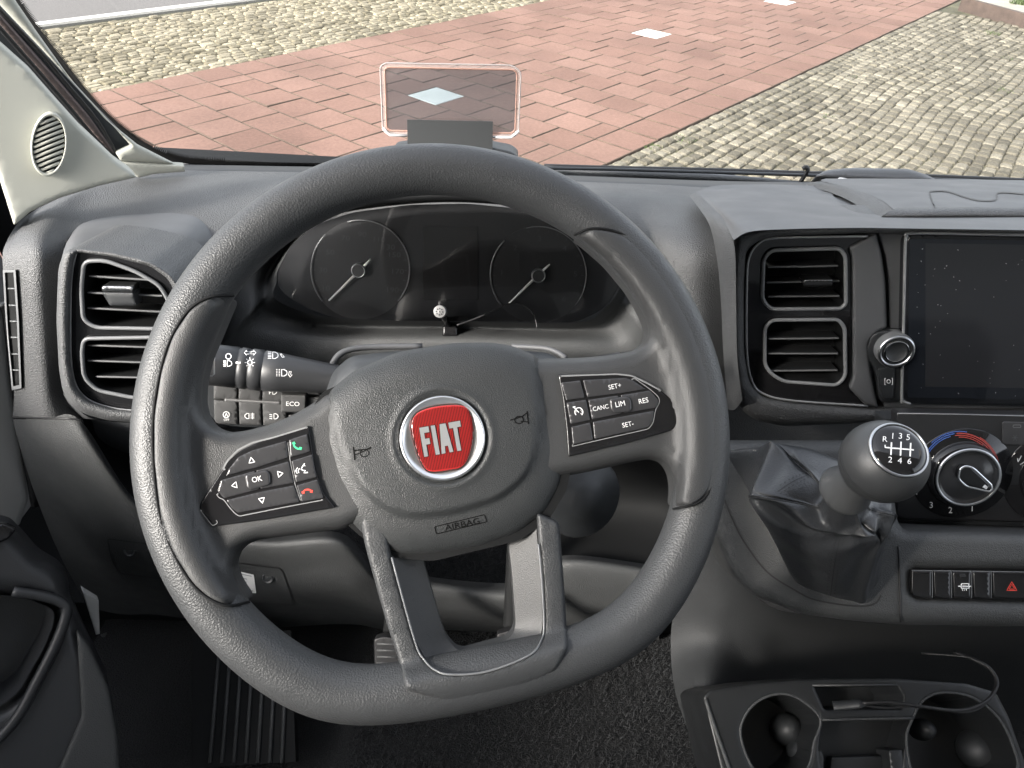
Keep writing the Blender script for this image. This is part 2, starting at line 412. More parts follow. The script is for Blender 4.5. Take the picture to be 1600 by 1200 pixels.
def lay(name, items, variants, m, parent, keep, stuffname, m2=None):
    """items: (x, y, z, rot, sx, sy, variant). the keep largest in view become objects, the rest one stuff mesh"""
    sc = []
    for it in items:
        u, v = proj((it[0], it[1], it[2])); d = math.dist((it[0], it[1], it[2]), CAM)
        vis = -10 < u < 1610 and -8 < v < 300 and it[1] > 0 and not (u < 300 and v > 270-(.0)+0) and v > (-60+u*-1.15+150 if u < 200 else -50)
        sc.append((0 if vis else 1, d))
    order = sorted(range(len(items)), key=lambda i: sc[i]); first = True
    nk = sum(1 for i in order[:keep] if sc[i][0] == 0)
    meshes = [edged(mesh_from(name, V, F, m, [rng.random()]*len(F)), m2) for V, F in variants]
    for i in order[:nk]:
        x, y, z, r, sx, sy, k = items[i]
        o = bpy.data.objects.new(name, meshes[k]); COL.objects.link(o); o.location = (x, y, z); o.rotation_euler = (rng.gauss(0, .006), rng.gauss(0, .006), r); o.scale = (sx, sy, 1)
        o.parent = parent
    VV = []; FF = []; RR = []
    for i in order[nk:]:
        x, y, z, r, sx, sy, k = items[i]; V, F = variants[k]; c, s = math.cos(r), math.sin(r); a = rng.random()
        n = len(VV); p = V*np.array([sx, sy, 1]); tx, ty = rng.gauss(0, .006), rng.gauss(0, .006)
        VV += [(x+q[0]*c-q[1]*s, y+q[0]*s+q[1]*c, z+q[2]+q[0]*tx+q[1]*ty) for q in p]; FF += [[n+j for j in f] for f in F]; RR += [a]*len(F)
    if VV:
        o = bpy.data.objects.new(stuffname, edged(mesh_from(stuffname, VV, FF, m, RR), m2)); COL.objects.link(o); o.parent = parent; o['kind'] = 'stuff'
TEDGE = mat('soiled_edge', (.085, .058, .042), .95, var=.4, vscale=6)
# red path, 11 tiles wide, seen from tile row j0
NT = 11
def quad(s0, s1, t0, t1): return [st(s0, t0)[:2], st(s1, t0)[:2], st(s1, t1)[:2], st(s0, t1)[:2]]
path = sheet('path', quad(-6, 26, Q, -10*Q), ZG-.014, JOINT, kind='structure')
white = [g2(690, 149), g2(1017, 57.5), g2(1207, 0)]
tv = [slab_mesh('t', Q-.006, Q-.006, .04, .006, drop=.002), slab_mesh('t', (Q-.006), (Q/2-.006), .04, .006, drop=.002)]
items = []; wit = []; fld = []
for j in range(-18, 80):
    for i in range(NT):
        ofs = 0
        t0 = (-i+.5)*Q
        if 0 < i < NT-1 and j % 2:
            # staggered row: half tile, eight whole ones, half tile
            if i == 1:
                items.append((*st((j+.5)*Q, (-.25)*Q)[:2], ZG+rng.uniform(-.0015, .0015), ang, 1, 1, 1))
            t0 -= .5*Q
            if i == NT-2:
                items.append((*st((j+.5)*Q, (-8.75)*Q)[:2], ZG+rng.uniform(-.0015, .0015), ang, 1, 1, 1)); continue
        p = st((j+.5)*Q, t0)
        it = (p[0], p[1], ZG+rng.uniform(-.0015, .0015), ang, 1, 1, 0)
        fld.append((it, j, i))
for wpt in white:
    k = min(range(len(fld)), key=lambda q: math.dist(fld[q][0][:2], wpt)); wit.append(fld.pop(k)[0])
items += [f[0] for f in fld]
lay('paving_tile', items, tv, TILE, path, 300, 'distant_tiles', TEDGE)
for q in wit:
    o = bpy.data.objects.new('white_tile', mesh_from('white_tile', *tv[0], WTILE, [.5]*len(tv[0][1]))); COL.objects.link(o); o.location = q[:3]; o.rotation_euler[2] = ang; o.parent = path
# cobbles left and right of the path
cv = [slab_mesh('c', .1, .13, .05, .012, dome=.007, jit=.004, sub=1) for _ in range(8)]
def cobble_rows(t0, t1, s0, s1, wid, lmin, lmax, fan=0.):
    out = []; t = t0; k = 0
    while (t < t1 if wid > 0 else t > t1):
        s = s0+rng.uniform(0, .1)
        while s < s1:
            L = rng.uniform(lmin, lmax); W = abs(wid)-.007
            wav = .035*math.sin(s*1.1+t*.6)+.02*math.sin(s*2.9+t*1.7)
            tt = t+wid/2+wav*min(1, abs(t-t0)/.5)
            p = st(s+L/2, tt); sl = .0385*math.cos(s*1.1+t*.6)+.058*math.cos(s*2.9+t*1.7)
            out.append((p[0], p[1], ZG+rng.uniform(-.006, .004), ang-sl*min(1, abs(t-t0)/.5)*.9-math.pi/2+rng.gauss(0, .03), (W)/.1, (L-.008)/.13, rng.randrange(8)))
            s += L
        t += wid
    return out
cr_ = sheet('cobbled_yard', quad(-5, 22, Q+9, Q+.002), ZG-.017, JOINTG, kind='structure')
lay('cobble', cobble_rows(Q+.004, Q+6.5, -3.6, 7.0, .082, .075, .125), cv, COB, cr_, 300, 'distant_cobbles')
k0, k1 = g2(64, 43), g2(240, 21)
tk = (k0-O2)@ET; sk = (k1-O2)
ek = (k1-k0)/np.linalg.norm(k1-k0); nk = np.array([-ek[1], ek[0]])
if nk[1] < 0: nk = -nk
cl_ = sheet('cobbled_verge', [st(-7, -10*Q-.002)[:2], st(20, -10*Q-.002)[:2], k1+ek*16, k0-ek*8], ZG-.017, JOINTG, kind='structure')
ci = [c for c in cobble_rows(-10*Q-.004, -10*Q-6.5, -4.0, 10, -.066, .09, .15) if (np.array(c[:2])-k0)@nk < -.08]
COBL = rnd_mat('pale_cobble', (.12, .105, .07), (.19, .167, .118), (.27, .24, .175), ns=.42, nscale=70, bump=.9)
lay('cobble', ci, cv, COBL, cl_, 300, 'distant_cobbles')
def bar(a, b, n2, w0, w1, z0, z1): 
    P = [a+n2*w0, b+n2*w0, b+n2*w1, a+n2*w1]
    V = [[*p, z0] for p in P]+[[*p, z1] for p in P]
    return np.array(V), [[4, 5, 6, 7], [0, 1, 5, 4], [1, 2, 6, 5], [2, 3, 7, 6], [3, 0, 4, 7]]
KERBG = mat('grey_concrete', (.16, .155, .14), .85, bump=('n', 80, .4, .003), var=.15)
mk('edge_line', bar(k0-ek*7, k0+ek*15, nk, .078, .185, ZG-.06, ZG+.008), KERB, smooth=False, label='white line along the edge of the grey road', category='road line')
kb = thing('kerb', [*k0, ZG], 'low grey kerb between the cobbled verge and the white road line', 'kerb')
L = -6.
while L < 14: mk('kerb_stone', bar(k0+ek*(L+.004), k0+ek*(L+.996), nk, 0, .075, ZG-.05, ZG+.004), KERBG, kb, smooth=False); L += 1.
rp = [k0-ek*20+nk*.18, k1+ek*30+nk*.18, k1+ek*30+nk*18, k0-ek*20+nk*18]
sheet('road', rp, ZG-.03, ASPH, kind='structure')
# brown edging with pale slabs and weeds at the far right
e0, e1 = g2(1497, 14), g2(1612, 47); ee = (e1-e0)/np.linalg.norm(e1-e0); en = np.array([-ee[1], ee[0]])
if en[1] < 0: en = -en
mk('edging_board', bar(e0, e1+ee*3, en, 0, .06, ZG-.05, ZG+.13), TIMBER, smooth=False, label='low brown edging board between cobbles and pale slabs, far right', category='edging')
pv = sheet('pavement', [e0+en*.06, e1+ee*3+en*.06, e1+ee*3+en*6, e0+en*9], ZG+.10, JOINTG, kind='structure')
sv = [slab_mesh('s', .294, .294, .03, .004)]; si = []
for a in range(0, 18):
    for b in range(0, 14):
        p = e0+ee*(.15+a*.3)+en*(.21+b*.3); si.append((p[0], p[1], ZG+.125, math.atan2(ee[1], ee[0]), 1, 1, 0))
lay('slab', si, sv, SLAB, pv, 60, 'distant_slabs')
GV = []; GF = []
def tuft(x, y, z, n, hgt):
    for _ in range(n):
        a = rng.uniform(0, 6.28); r = rng.uniform(0, .09); bx, by = x+r*math.cos(a), y+r*math.sin(a); q = rng.uniform(0, 6.28); lx, ly = rng.gauss(0, .3)*hgt, rng.gauss(0, .3)*hgt; k = len(GV); hh = hgt*rng.uniform(.5, 1)
        GV.extend([(bx-.004*math.cos(q), by-.004*math.sin(q), z), (bx+.004*math.cos(q), by+.004*math.sin(q), z), (bx+lx, by+ly, z+hh)]); GF.append([k, k+1, k+2])
for u, v, n, hh in [(1590, 20, 160, .12), (1598, 26, 160, .1), (1580, 24, 90, .08), (1605, 14, 120, .12)]:
    p = g2(u, v); tuft(p[0], p[1], ZG+.125, n, hh)
for u, v, n, hh in [(1552, 52, 60, .035), (1570, 140, 40, .02), (1575, 90, 30, .02), (1068, 216, 60, .018), (1020, 226, 60, .018), (1340, 120, 20, .02), (195, 116, 40, .02), (1290, 178, 20, .02)]:
    p = g2(u, v); tuft(p[0], p[1], ZG-.01, n, hh)
mk('grass', (np.array(GV), GF), GRASS, smooth=False, kind='stuff')
# ---------------------------------------------------------------- the van around the dashboard
SHELL = mat('cabin_grey', (.35, .35, .34), .8)
HEADL = mat('headlining', (.6, .6, .57), .9)
def strut(name, V, F, m, **kw): return mk(name, (np.array(V, float), F), m, smooth=False, kind='structure', **kw)
XL, XR, YB = -.98, 1.42, -.85
def slab3(x0, x1, y0, y1, z0, z1): return box(((x0+x1)/2, (y0+y1)/2, (z0+z1)/2), (x1-x0, y1-y0, z1-z0))
mk('roof', slab3(XL, XR, YB, .18, 1.78, 1.84), HEADL, smooth=False, kind='structure')
mk('unseen_bulkhead', slab3(XL, XR, YB-.06, YB-.002, -.1, 1.84), SHELL, smooth=False, kind='structure')  # unseen back wall, closed up to the roof to block light from behind
mk('floor', slab3(XL, XR, YB, 1.2, -.06, -.012), BLACK, smooth=False, kind='structure')
mk('firewall', slab3(XL, XR, 1.16, 1.2, -.011, .66), BLACK, smooth=False, kind='structure')
mk('cabin_wall', [slab3(XR+.002, XR+.06, YB, 1.16, -.1, .82), slab3(XR+.002, XR+.06, YB, -.55, .822, 1.778), slab3(XR+.002, XR+.06, -.448, .5, 1.6, 1.778)], SHELL, smooth=False, kind='structure')
mk('cabin_wall', [slab3(XL-.06, XL-.002, YB, 1.16, -.1, .82), slab3(XL-.06, XL-.002, YB, -.55, .822, 1.778), slab3(XL-.06, XL-.002, -.448, .3, 1.6, 1.778)], SHELL, smooth=False, kind='structure')
# ---------------------------------------------------------------- steering wheel
WU, WV = 675., 690.
wd = rays(WU, WV); TW = .473
WP = Plane(WU, WV, TW, n=-wd)
CW = WP.P; PXM = TW/FOC*np.linalg.norm(wd)*.985       # metres per photo pixel on the wheel plane
wheel = thing('steering_wheel', CW, 'dark grey leather-look steering wheel with a flat bottom, turned slightly left', 'steering wheel')
def rimR(th, Rm=425., ch=381.):
    # th measured in image: 0 = right, positive = down
    c = math.cos(th-(math.pi/2-R(12)))
    q = ch/c if c > .3 else 9e9
    k = 26.
    return -k*math.log(math.exp(-(Rm-300)/k)+math.exp(-(min(q, 2000)-300)/k))+300+k*0.0
N = 180
TH = [2*math.pi*i/N for i in range(N)]
RR = np.array([rimR(t) for t in TH])
rc = np.stack([WU+RR*np.cos(TH), WV+RR*np.sin(TH)], 1)
hw = np.array([40.5+5*max(0, math.sin(t-R(-12)))**4 for t in TH])
rimP = WP.at(rc[:, 0], rc[:, 1], 0)
def rim_geo(scale=1.):
    V = []; n = 28
    for i in range(N):
        c = rimP[i]; rad = c-CW; rad /= np.linalg.norm(rad)
        for k in range(n):
            a = 2*math.pi*k/n; V.append(c+hw[i]*PXM*scale*(math.cos(a)*rad+math.sin(a)*WP.n*1.02))
    F = [[i*n+k, ((i+1) % N)*n+k, ((i+1) % N)*n+(k+1) % n, i*n+(k+1) % n] for i in range(N) for k in range(n)]
    return np.array(V), F
mk('rim', rim_geo(), LEATHER, wheel)
def rq(u, v):
    du, dv = np.asarray(u, float)-WU, np.asarray(v, float)-WV
    th = np.arctan2(dv, du); r = np.hypot(du, dv)
    Rm = np.interp(np.mod(th, 2*np.pi), TH+[2*math.pi], np.append(RR, RR[0])); w_ = np.interp(np.mod(th, 2*np.pi), TH+[2*math.pi], np.append(hw, hw[0]))
    return (Rm-r)/w_, w_*PXM
def sms(a, b, x): t = np.clip((x-a)/(b-a), 0, 1); return t*t*(3-2*t)
HS = .0015                                              # height of the spoke faces
def base_sp(u, v):
    q, a = rq(u, v); t = a*np.sqrt(np.clip(1-np.clip(q, -.8, .95)**2, .02, 1))*1.04
    lev = HS+0*q
    return t*(1-sms(.45, 1.7, q))+lev*sms(.45, 1.7, q)
def e_sp(u, v): q, _ = rq(u, v); return 4+20*sms(.25, .85, q)
def r_sp(u, v): q, _ = rq(u, v); return .0012+.0125*sms(.25, .85, q)
def h_sp(u, v): return .001-r_sp(u, v)*.9
trimL = rnd([(366, 463), (330, 465), (298, 483), (270, 525), (252, 580), (241, 650), (241, 720), (250, 800), (270, 860), (300, 910), (328, 935), (358, 946), (392, 939),
     (372, 908), (364, 885), (370, 864), (384, 852), (405, 843), (460, 836), (540, 826), (600, 800), (600, 600), (510, 612), (490, 630), (455, 650), (420, 664), (385, 673), (358, 676), (335, 669), (321, 652), (315, 628), (317, 596), (325, 560), (340, 525)], 12)
trimR = rnd([(897, 368), (925, 358), (962, 363), (1000, 384), (1040, 428), (1075, 485), (1100, 540), (1117, 610), (1121, 680), (1117, 735), (1105, 770), (1085, 787), (1051, 795),
     (1054, 765), (1050, 740), (1038, 722), (1015, 717), (985, 722), (930, 735), (800, 760), (800, 560), (862, 560), (905, 559), (955, 555), (990, 548), (1008, 536), (1014, 518), (1007, 495), (985, 455), (950, 412), (915, 381)], 12)
for tp in (trimL, trimR):
    mk('spoke_trim', pillow(tp, WP, h_sp, r_sp, e_sp, .012, g=11, step=6, base=base_sp), TRIM, wheel)
for pts in ([(366, 463), (330, 465), (298, 483), (270, 525), (252, 580), (241, 650), (241, 720), (250, 800), (270, 860), (300, 910), (328, 935), (358, 946), (392, 939)], [(897, 368), (925, 358), (962, 363), (1000, 384), (1040, 428), (1075, 485), (1100, 540), (1117, 610), (1121, 680), (1117, 735), (1105, 770), (1085, 787), (1051, 795)]):
    P_ = cr(pts, 6); c_ = P_-np.array([WU, WV]); P_ = P_+c_/np.linalg.norm(c_, axis=1)[:, None]*1.2
    mk('seam', tube(WP.at(*P_.T, base_sp(*P_.T)+.0003), .0009, 6), BLACK, wheel)
# lower spokes: leather outer piece, smooth insert
def base_lo(u, v):
    q, a = rq(u, v); t = a*np.sqrt(np.clip(1-np.clip(q, -.9, .97)**2, .02, 1))
    return (t*1.0+.001)*(1-sms(.2, 1.7, q))+.001*sms(.2, 1.7, q)
outer = rnd([(560, 800), (571, 855), (588, 917), (605, 977), (620, 1022), (628, 1052), (634, 1078), (700, 1100), (800, 1088), (870, 1050), (888, 1010), (886, 985), (880, 895), (874, 815), (838, 800), (841, 850), (846, 900), (849, 975), (845, 1000), (826, 1024), (762, 1048), (705, 1053), (680, 1046), (663, 1030), (648, 1000), (612, 872), (600, 800)], 8)
mk('lower_spoke', pillow(outer, WP, -.004, .006, 7, .014, g=11, step=6, base=base_lo), mat('spoke_leather', (.043, .045, .047), .47, bump=('v', 900, .5, .0005)), wheel)
SMP = np.array(cr([(612, 871), (648, 1001), (663, 1031), (680, 1047), (705, 1054), (762, 1049), (827, 1024), (846, 1000), (850, 975), (846, 900), (841, 800)], 30))
def h_ins(u, v):
    p = np.stack([np.ravel(u), np.ravel(v)], 1); d = np.sqrt(((p[:, None]-SMP[None])**2).sum(2)).min(1).reshape(np.shape(u)); return -.003-.013*np.clip(d/50, 0, 1)
ins = rnd([(602, 800), (613, 872), (649, 1000), (664, 1029), (681, 1045), (705, 1052), (762, 1047), (825, 1023), (844, 999), (848, 975), (845, 900), (840, 850), (836, 800), (790, 800), (795, 850), (800, 895), (806, 975), (803, 988), (792, 1000), (725, 1018), (712, 1014), (697, 996), (688, 970), (672, 914), (660, 872), (645, 800)], 8)
mk('spoke_insert', pillow(ins, WP, h_ins, 0, 5, .012, g=11, step=6, base=base_lo), mat('insert_plastic', (.036, .037, .038), .5, bump=('v', 1500, .4, .0003)), wheel)
sm_ = [(612, 871), (648, 1001), (663, 1031), (680, 1047), (705, 1054), (762, 1049), (827, 1024), (846, 1000), (850, 975), (846, 900), (841, 850)]
mk('seam', tube(WP.at(*np.array(cr(sm_, 5)).T, base_lo(*np.array(cr(sm_, 5)).T)+.002), .0007, 6), GREYLINE, wheel)
# airbag cover
hubo = rnd([(488, 688), (491, 650), (508, 616), (556, 577), (624, 549), (706, 536), (765, 535), (800, 540), (834, 554), (859, 577), (874, 619), (886, 706), (877, 760), (853, 804), (810, 836), (750, 857), (676, 868), (630, 870), (598, 860), (562, 836), (536, 806), (506, 750)], 14)
crease = rnd([(512, 560), (517, 664), (540, 724), (576, 775), (612, 799), (646, 807), (708, 801), (780, 779), (818, 748), (836, 712), (847, 640), (842, 580), (836, 500), (640, 480)], 24)
crs = resamp(crease, 8)
def base_hub(u, v):
    p = np.stack([np.asarray(u, float).ravel(), np.asarray(v, float).ravel()], 1); d = dist(p, [crs]); d = np.where(inside(p, crs), d, -d)
    s = sms(-6, 6, d).reshape(np.shape(u))*.0042
    rr = np.hypot(np.asarray(u)-691.5, np.asarray(v)-684.5)
    s = s+.0008*np.exp(-((rr-77)/6.)**2)-.004*(1-sms(66, 75, rr))
    return s+.004*(1-((np.asarray(u)-690)/200)**2-((np.asarray(v)-690)/190)**2)
HH = .004
hub = pillow(hubo, WP, HH-.012, .012, 46, .02, g=4.6, step=4, base=base_hub)
hubm = mk('airbag_cover', hub, HUB, wheel)
HSF = MeshSurf(*hub)
dk = mk('shadow_gap', pillow(rnd([(480, 690), (484, 645), (503, 612), (560, 590), (624, 565), (706, 550), (800, 552), (848, 572), (874, 595), (890, 630), (896, 706), (886, 765), (856, 815), (810, 845), (676, 877), (600, 870), (520, 800)], 12), WP, -.003, 0, 5, .02), BLACK, wheel)
def deboss_shade(pts, wd=2.2, closed=False): return stroke(pts, wd, HSF, .0003, closed)
# horn symbols and the airbag lettering, their pressed-in shade painted dark on the cover
PRESS_SHADE = mat('pressed_mark_shade', (.005, .005, .005), .6, spec=.1)
def horn(u, v, rot, fl=1):
    c, s = math.cos(R(rot)), math.sin(R(rot))
    T = lambda L: [(u+(x*c+y*s)*1.15, v+(-x*s+y*c)*1.15) for x, y in L]
    if fl > 0: return [deboss_shade(T([(-12, -8), (-12, 10)])), deboss_shade(T([(-12, -3), (6, -3), (12, -5)])), deboss_shade(T([(-12, 3), (-4, 1), (12, -4)]), 1.4), deboss_shade(T(ring2(2, 2, 6, 14, 5)), 1.6, True)]
    return [deboss_shade(T([(12, -10), (12, 8)])), deboss_shade(T([(12, -8), (4, -3), (-12, 0)]), 1.6), deboss_shade(T([(12, 5), (2, 3)]), 1.4), deboss_shade(T(ring2(0, 1, 6, 14, 5)), 1.6, True)]
mk('horn_symbol', horn(567, 706, 6), PRESS_SHADE, hubm); mk('horn_symbol', horn(811, 655, 6, -1), PRESS_SHADE, hubm)
pl = rnd([(679, 823), (757, 804), (761, 815), (682, 834)], 2)
mk('airbag_mark', [deboss_shade(pl, 1.4, True), text('AIRBAG', HSF, 722, 819, 9, 12, .0004, 1.25)], PRESS_SHADE, hubm)
# emblem
EU, EV = 691.5, 684.5
ep = Plane(EU, EV, 1, n=WP.n); ep.P = HSF.at(np.array([EU]), np.array([EV]))[0]
k_ = np.linalg.norm(ep.P-CAM)/np.linalg.norm(rays(EU, EV))/FOC*np.linalg.norm(rays(EU, EV))
er = 66*k_
prof = [(er, -.001), (er, .003), (er*.985, .0042), (er*.955, .0048), (er*.93, .0046), (er*.90, .0038), (er*.80, .0030), (er*.5, .0026), (0, .0026)]
mk('emblem_ring', lathe(prof, ep.P, WP.n, 56), EMCH, hubm)
sh = cr([(642, 668), (648, 648), (668, 637), (700, 632), (726, 634), (737, 650), (740, 680), (734, 712), (722, 730), (703, 735), (675, 738), (662, 730), (651, 706)], 6, True)
epl = ep.off(.0030)
geo = [pillow(sh, epl, 0, .0012, 5, .001, g=8, step=4), stroke(sh, 2.2, epl, .0008, True)]; gm = [EMRED, CHROME]
c_, s_ = math.cos(R(-97.5)), math.sin(R(-97.5))      # print lines run along the letters
dirv = np.array([c_, s_]); nrm_ = np.array([-s_, c_])
for k in range(-20, 21):
    o = np.array([EU, EV])+nrm_*k*2.45; pts = [o+dirv*x for x in np.arange(-60, 60, 1.)]
    ins_ = inside(np.array(pts), resamp(ring2(0, 0, 1)*0+sh[:len(ring2(0, 0, 1))], 3) if False else sh)
    seg = [p for p, q in zip(pts, ins_) if q]
    if len(seg) > 10: geo.append(stroke([seg[3], seg[-4]], 1.25, epl, .00125)); gm.append(EMDK)
mk('emblem_shield', geo, gm, hubm)
def letters(polys, off, rise=.0012):
    out = []
    for P in polys: out.append(pillow(P, epl.off(off), 0, rise, 1.6, .001, g=6, step=4))
    return out
# letters drawn upright in a 0..1 box: F I A T, then tilted
def LT(L): 
    a = R(-10); c, s = math.cos(a), math.sin(a); out = []
    for x, y in L:
        X, Y = (x-.5)*66, (y-.5)*46; X += 0*Y; out.append((EU-0+X*c-Y*s, EV+1+X*s+Y*c))
    return out
def shp(x0, L, w_): return LT([(x0+x*w_, y) for x, y in L])
Fp = shp(.0, [(0, 0), (1, 0), (1, .2), (.42, .2), (.42, .4), (.88, .4), (.88, .6), (.42, .6), (.42, 1), (0, 1)], .22)
Ip = shp(.275, [(0, 0), (1, 0), (1, 1), (0, 1)], .10)
Ap = shp(.42, [(0.25, 0), (.75, 0), (1, 1), (.68, 1), (.64, .76), (.36, .76), (.32, 1), (0, 1)], .28)
Tp = shp(.70, [(0, 0), (1, 0), (1, .2), (.67, .2), (.67, 1), (.33, 1), (.33, .2), (0, .2)], .28)
mk('emblem_lettering', [*letters([Fp, Ip, Ap, Tp], .0018, 0)], SILVER, hubm)
bk = lambda P: fill([(np.array(p)-np.mean(P, 0))*1.0+np.mean(P, 0)+np.array([0, 0]) for p in P], epl, .0013)
mk('lettering_edge', [stroke(P, 2.2, epl, .00135, True) for P in (Fp, Ip, Ap, Tp)], mat('letter_edge', (.03, .012, .012), .4), hubm)
# button pads on the spokes
PP = WP.off(HS+.004)
def sc4(L): return [(300+x/6, 640+y/6) for x, y in L]
def sc3(L): return [(840+x/5, 530+y/5) for x, y in L]
padL = rnd(sc4([(1095, 150), (700, 268), (460, 380), (340, 480), (200, 690), (75, 880), (68, 940), (195, 1098), (700, 1030), (1345, 918), (1240, 790), (1160, 560), (1125, 350)]), [2, 8, 8, 8, 8, 8, 6, 8, 6, 2, 6, 6, 6])
padR = rnd(sc3([(160, 275), (620, 262), (745, 280), (960, 398), (1090, 505), (1112, 570), (1090, 675), (1050, 712), (700, 810), (240, 918), (225, 700), (195, 450)]), [2, 8, 8, 8, 6, 6, 6, 6, 6, 2, 6, 6])
def blab(sf, items): return [x for x in items]
for side, pad in (('l', padL), ('r', padR)):
    root = mk('button_pad', pillow(pad, PP, -.0005, .0012, 3, .010), GLOSS, wheel)
    lines = []
    if side == 'l':
        lines = [(sc4([(285, 570), (330, 480), (430, 378), (560, 312), (760, 262), (1093, 160)]), 2.6), (sc4([(228, 790), (250, 825), (300, 845), (345, 910), (400, 970), (440, 1000), (840, 920), (1240, 845)]), 1.6), (sc4([(893, 290), (920, 480), (962, 690), (1020, 868)]), 1.4), (sc4([(68, 930), (195, 1095), (250, 1055)]), 1.2)]
        B = [(sc4([(318, 625), (345, 555), (430, 445), (560, 382), (886, 290), (903, 450), (600, 548), (500, 572)]), '^'), (sc4([(240, 770), (270, 660), (590, 572), (632, 748), (300, 834)]), '<'), (sc4([(604, 570), (908, 482), (955, 688), (642, 746)]), '>'),
             (sc4([(320, 848), (640, 768), (958, 708), (1010, 865), (430, 970), (372, 925)]), 'v'), (sc4([(908, 283), (1082, 226), (1110, 395), (920, 452)]), 'call'), (sc4([(930, 480), (1128, 418), (1170, 635), (972, 686)]), 'voice'), (sc4([(980, 708), (1178, 652), (1238, 830), (1024, 866)]), 'end'), (sc4([(495, 608), (700, 562), (733, 600), (738, 690), (720, 708), (545, 757), (512, 730)]), 'OK')]
    else:
        lines = [(sc3([(168, 288), (620, 272), (735, 285), (860, 345), (970, 405)]), 2.6), (sc3([(260, 840), (450, 795), (870, 700), (905, 650), (920, 555), (955, 490), (945, 450), (880, 392), (750, 300)]), 1.4)]
        B = [(sc3([(182, 338), (335, 320), (370, 458), (222, 480)]), ''), (sc3([(352, 318), (690, 300), (755, 325), (850, 392), (640, 425), (388, 456)]), 'SET+'), (sc3([(224, 494), (380, 470), (412, 633), (257, 666)]), 'cruise'), (sc3([(394, 472), (632, 437), (662, 580), (424, 630)]), 'CANC'),
             (sc3([(648, 435), (880, 398), (943, 470), (948, 505), (923, 538), (670, 580)]), 'RES'), (sc3([(262, 684), (412, 648), (436, 788), (275, 826)]), ''), (sc3([(430, 645), (725, 590), (912, 556), (902, 640), (870, 688), (443, 783)]), 'SET-'), (sc3([(562, 465), (700, 441), (733, 470), (738, 552), (715, 568), (600, 577), (572, 552)]), 'LIM')]
    mk('pad_edge', [stroke(rnd(l, 5), wq, PP, .0011) for l, wq in lines], TRIMLINE, root)
    for poly, s in B:
        c = np.mean(poly, 0); up = s in ('OK', 'LIM')
        q = PP.off(.0022 if up else .0006); P = rnd(poly, 4 if up else 2.2)
        g = [pillow(P, q, 0, .0014, 4 if up else 2.2, .003, g=9, step=4)]; m = [BTN]; f = q.off(.0015); T = 11.5
        def L(L, wq=1.4, cl=False): g.append(stroke(L, wq, f, .0001, cl)); m.append(WHITE)
        def tri(u, v, d, r=5.2):
            P = [(u+r*math.cos(R(d+k*120-T)), v+r*math.sin(R(d+k*120-T))*1.05) for k in range(3)]; L(P, 1.5, True)
        if s == '^': tri(393, 720, -90)
        elif s == 'v': tri(409, 781, 90)
        elif s == '<': tri(367, 758, 180)
        elif s == '>': tri(437, 740.5, 0)
        elif s in ('OK', 'CANC', 'LIM', 'RES', 'SET+', 'SET-'):
            sz, uv = {'OK': (8.4, (401.5, 748.5)), 'CANC': (6.8, (938.5, 637)), 'LIM': (8, (969, 631)), 'RES': (7.8, (1005.5, 626)), 'SET+': (7.4, (960.5, 603.5)), 'SET-': (7.4, (981, 663))}[s]
            g.append(text(s, f, uv[0], uv[1], sz, T, .0001, .92)); m.append(WHITE)
        elif s in ('call', 'end'):
            mm = GREEN if s == 'call' else RED; u, v, t, fl = (464, 697, 38, 1) if s == 'call' else (480, 768, -8, -1)
            co = lambda L: [(u+x*math.cos(R(t))-y*math.sin(R(t)), v+x*math.sin(R(t))+y*math.cos(R(t))) for x, y in L]
            g.append(stroke(cr(co([(-7, -1*fl), (-4, 2.2*fl), (0, 3*fl), (4, 2.2*fl), (7, -1*fl)]), 5), 2.6, f, .0001)); m.append(mm)
            for e in (-1, 1): g.append(stroke(co([(e*4.6, .2*fl), (e*8.4, -1.2*fl)]), 4.2, f, .0002)); m.append(mm)
        elif s == 'voice':
            L([(476, 724), (472, 730), (470.5, 733), (473, 735), (477, 735), (475, 739), (481, 738)], 1.7); L([(474.5, 727), (477, 728)], 1.2)
            L(cr([(468, 732), (466, 735), (467, 739)], 4), 1.3); L(cr([(465, 730.5), (462.6, 735), (464.5, 740)], 4), 1.2)
        elif s == 'cruise':
            u, v = 904.5, 643.5; L(cr([(u-4.5, v+5), (u-6.5, v), (u-4, v-5), (u+1, v-6.5), (u+5, v-3.5), (u+6.3, v+1), (u+4.5, v+5)], 4), 1.4); L([(u, v+1), (u-7, v-6)], 1.4); L([(u-9.5, v-7), (u-5.5, v-8)], 2.2)
            for t in (-40, 0, 40, 180): L([(u+3.5*math.cos(R(t)), v+3.5*math.sin(R(t))), (u+5.5*math.cos(R(t)), v+5.5*math.sin(R(t)))], 1.)
        mk('button', g, m, root)
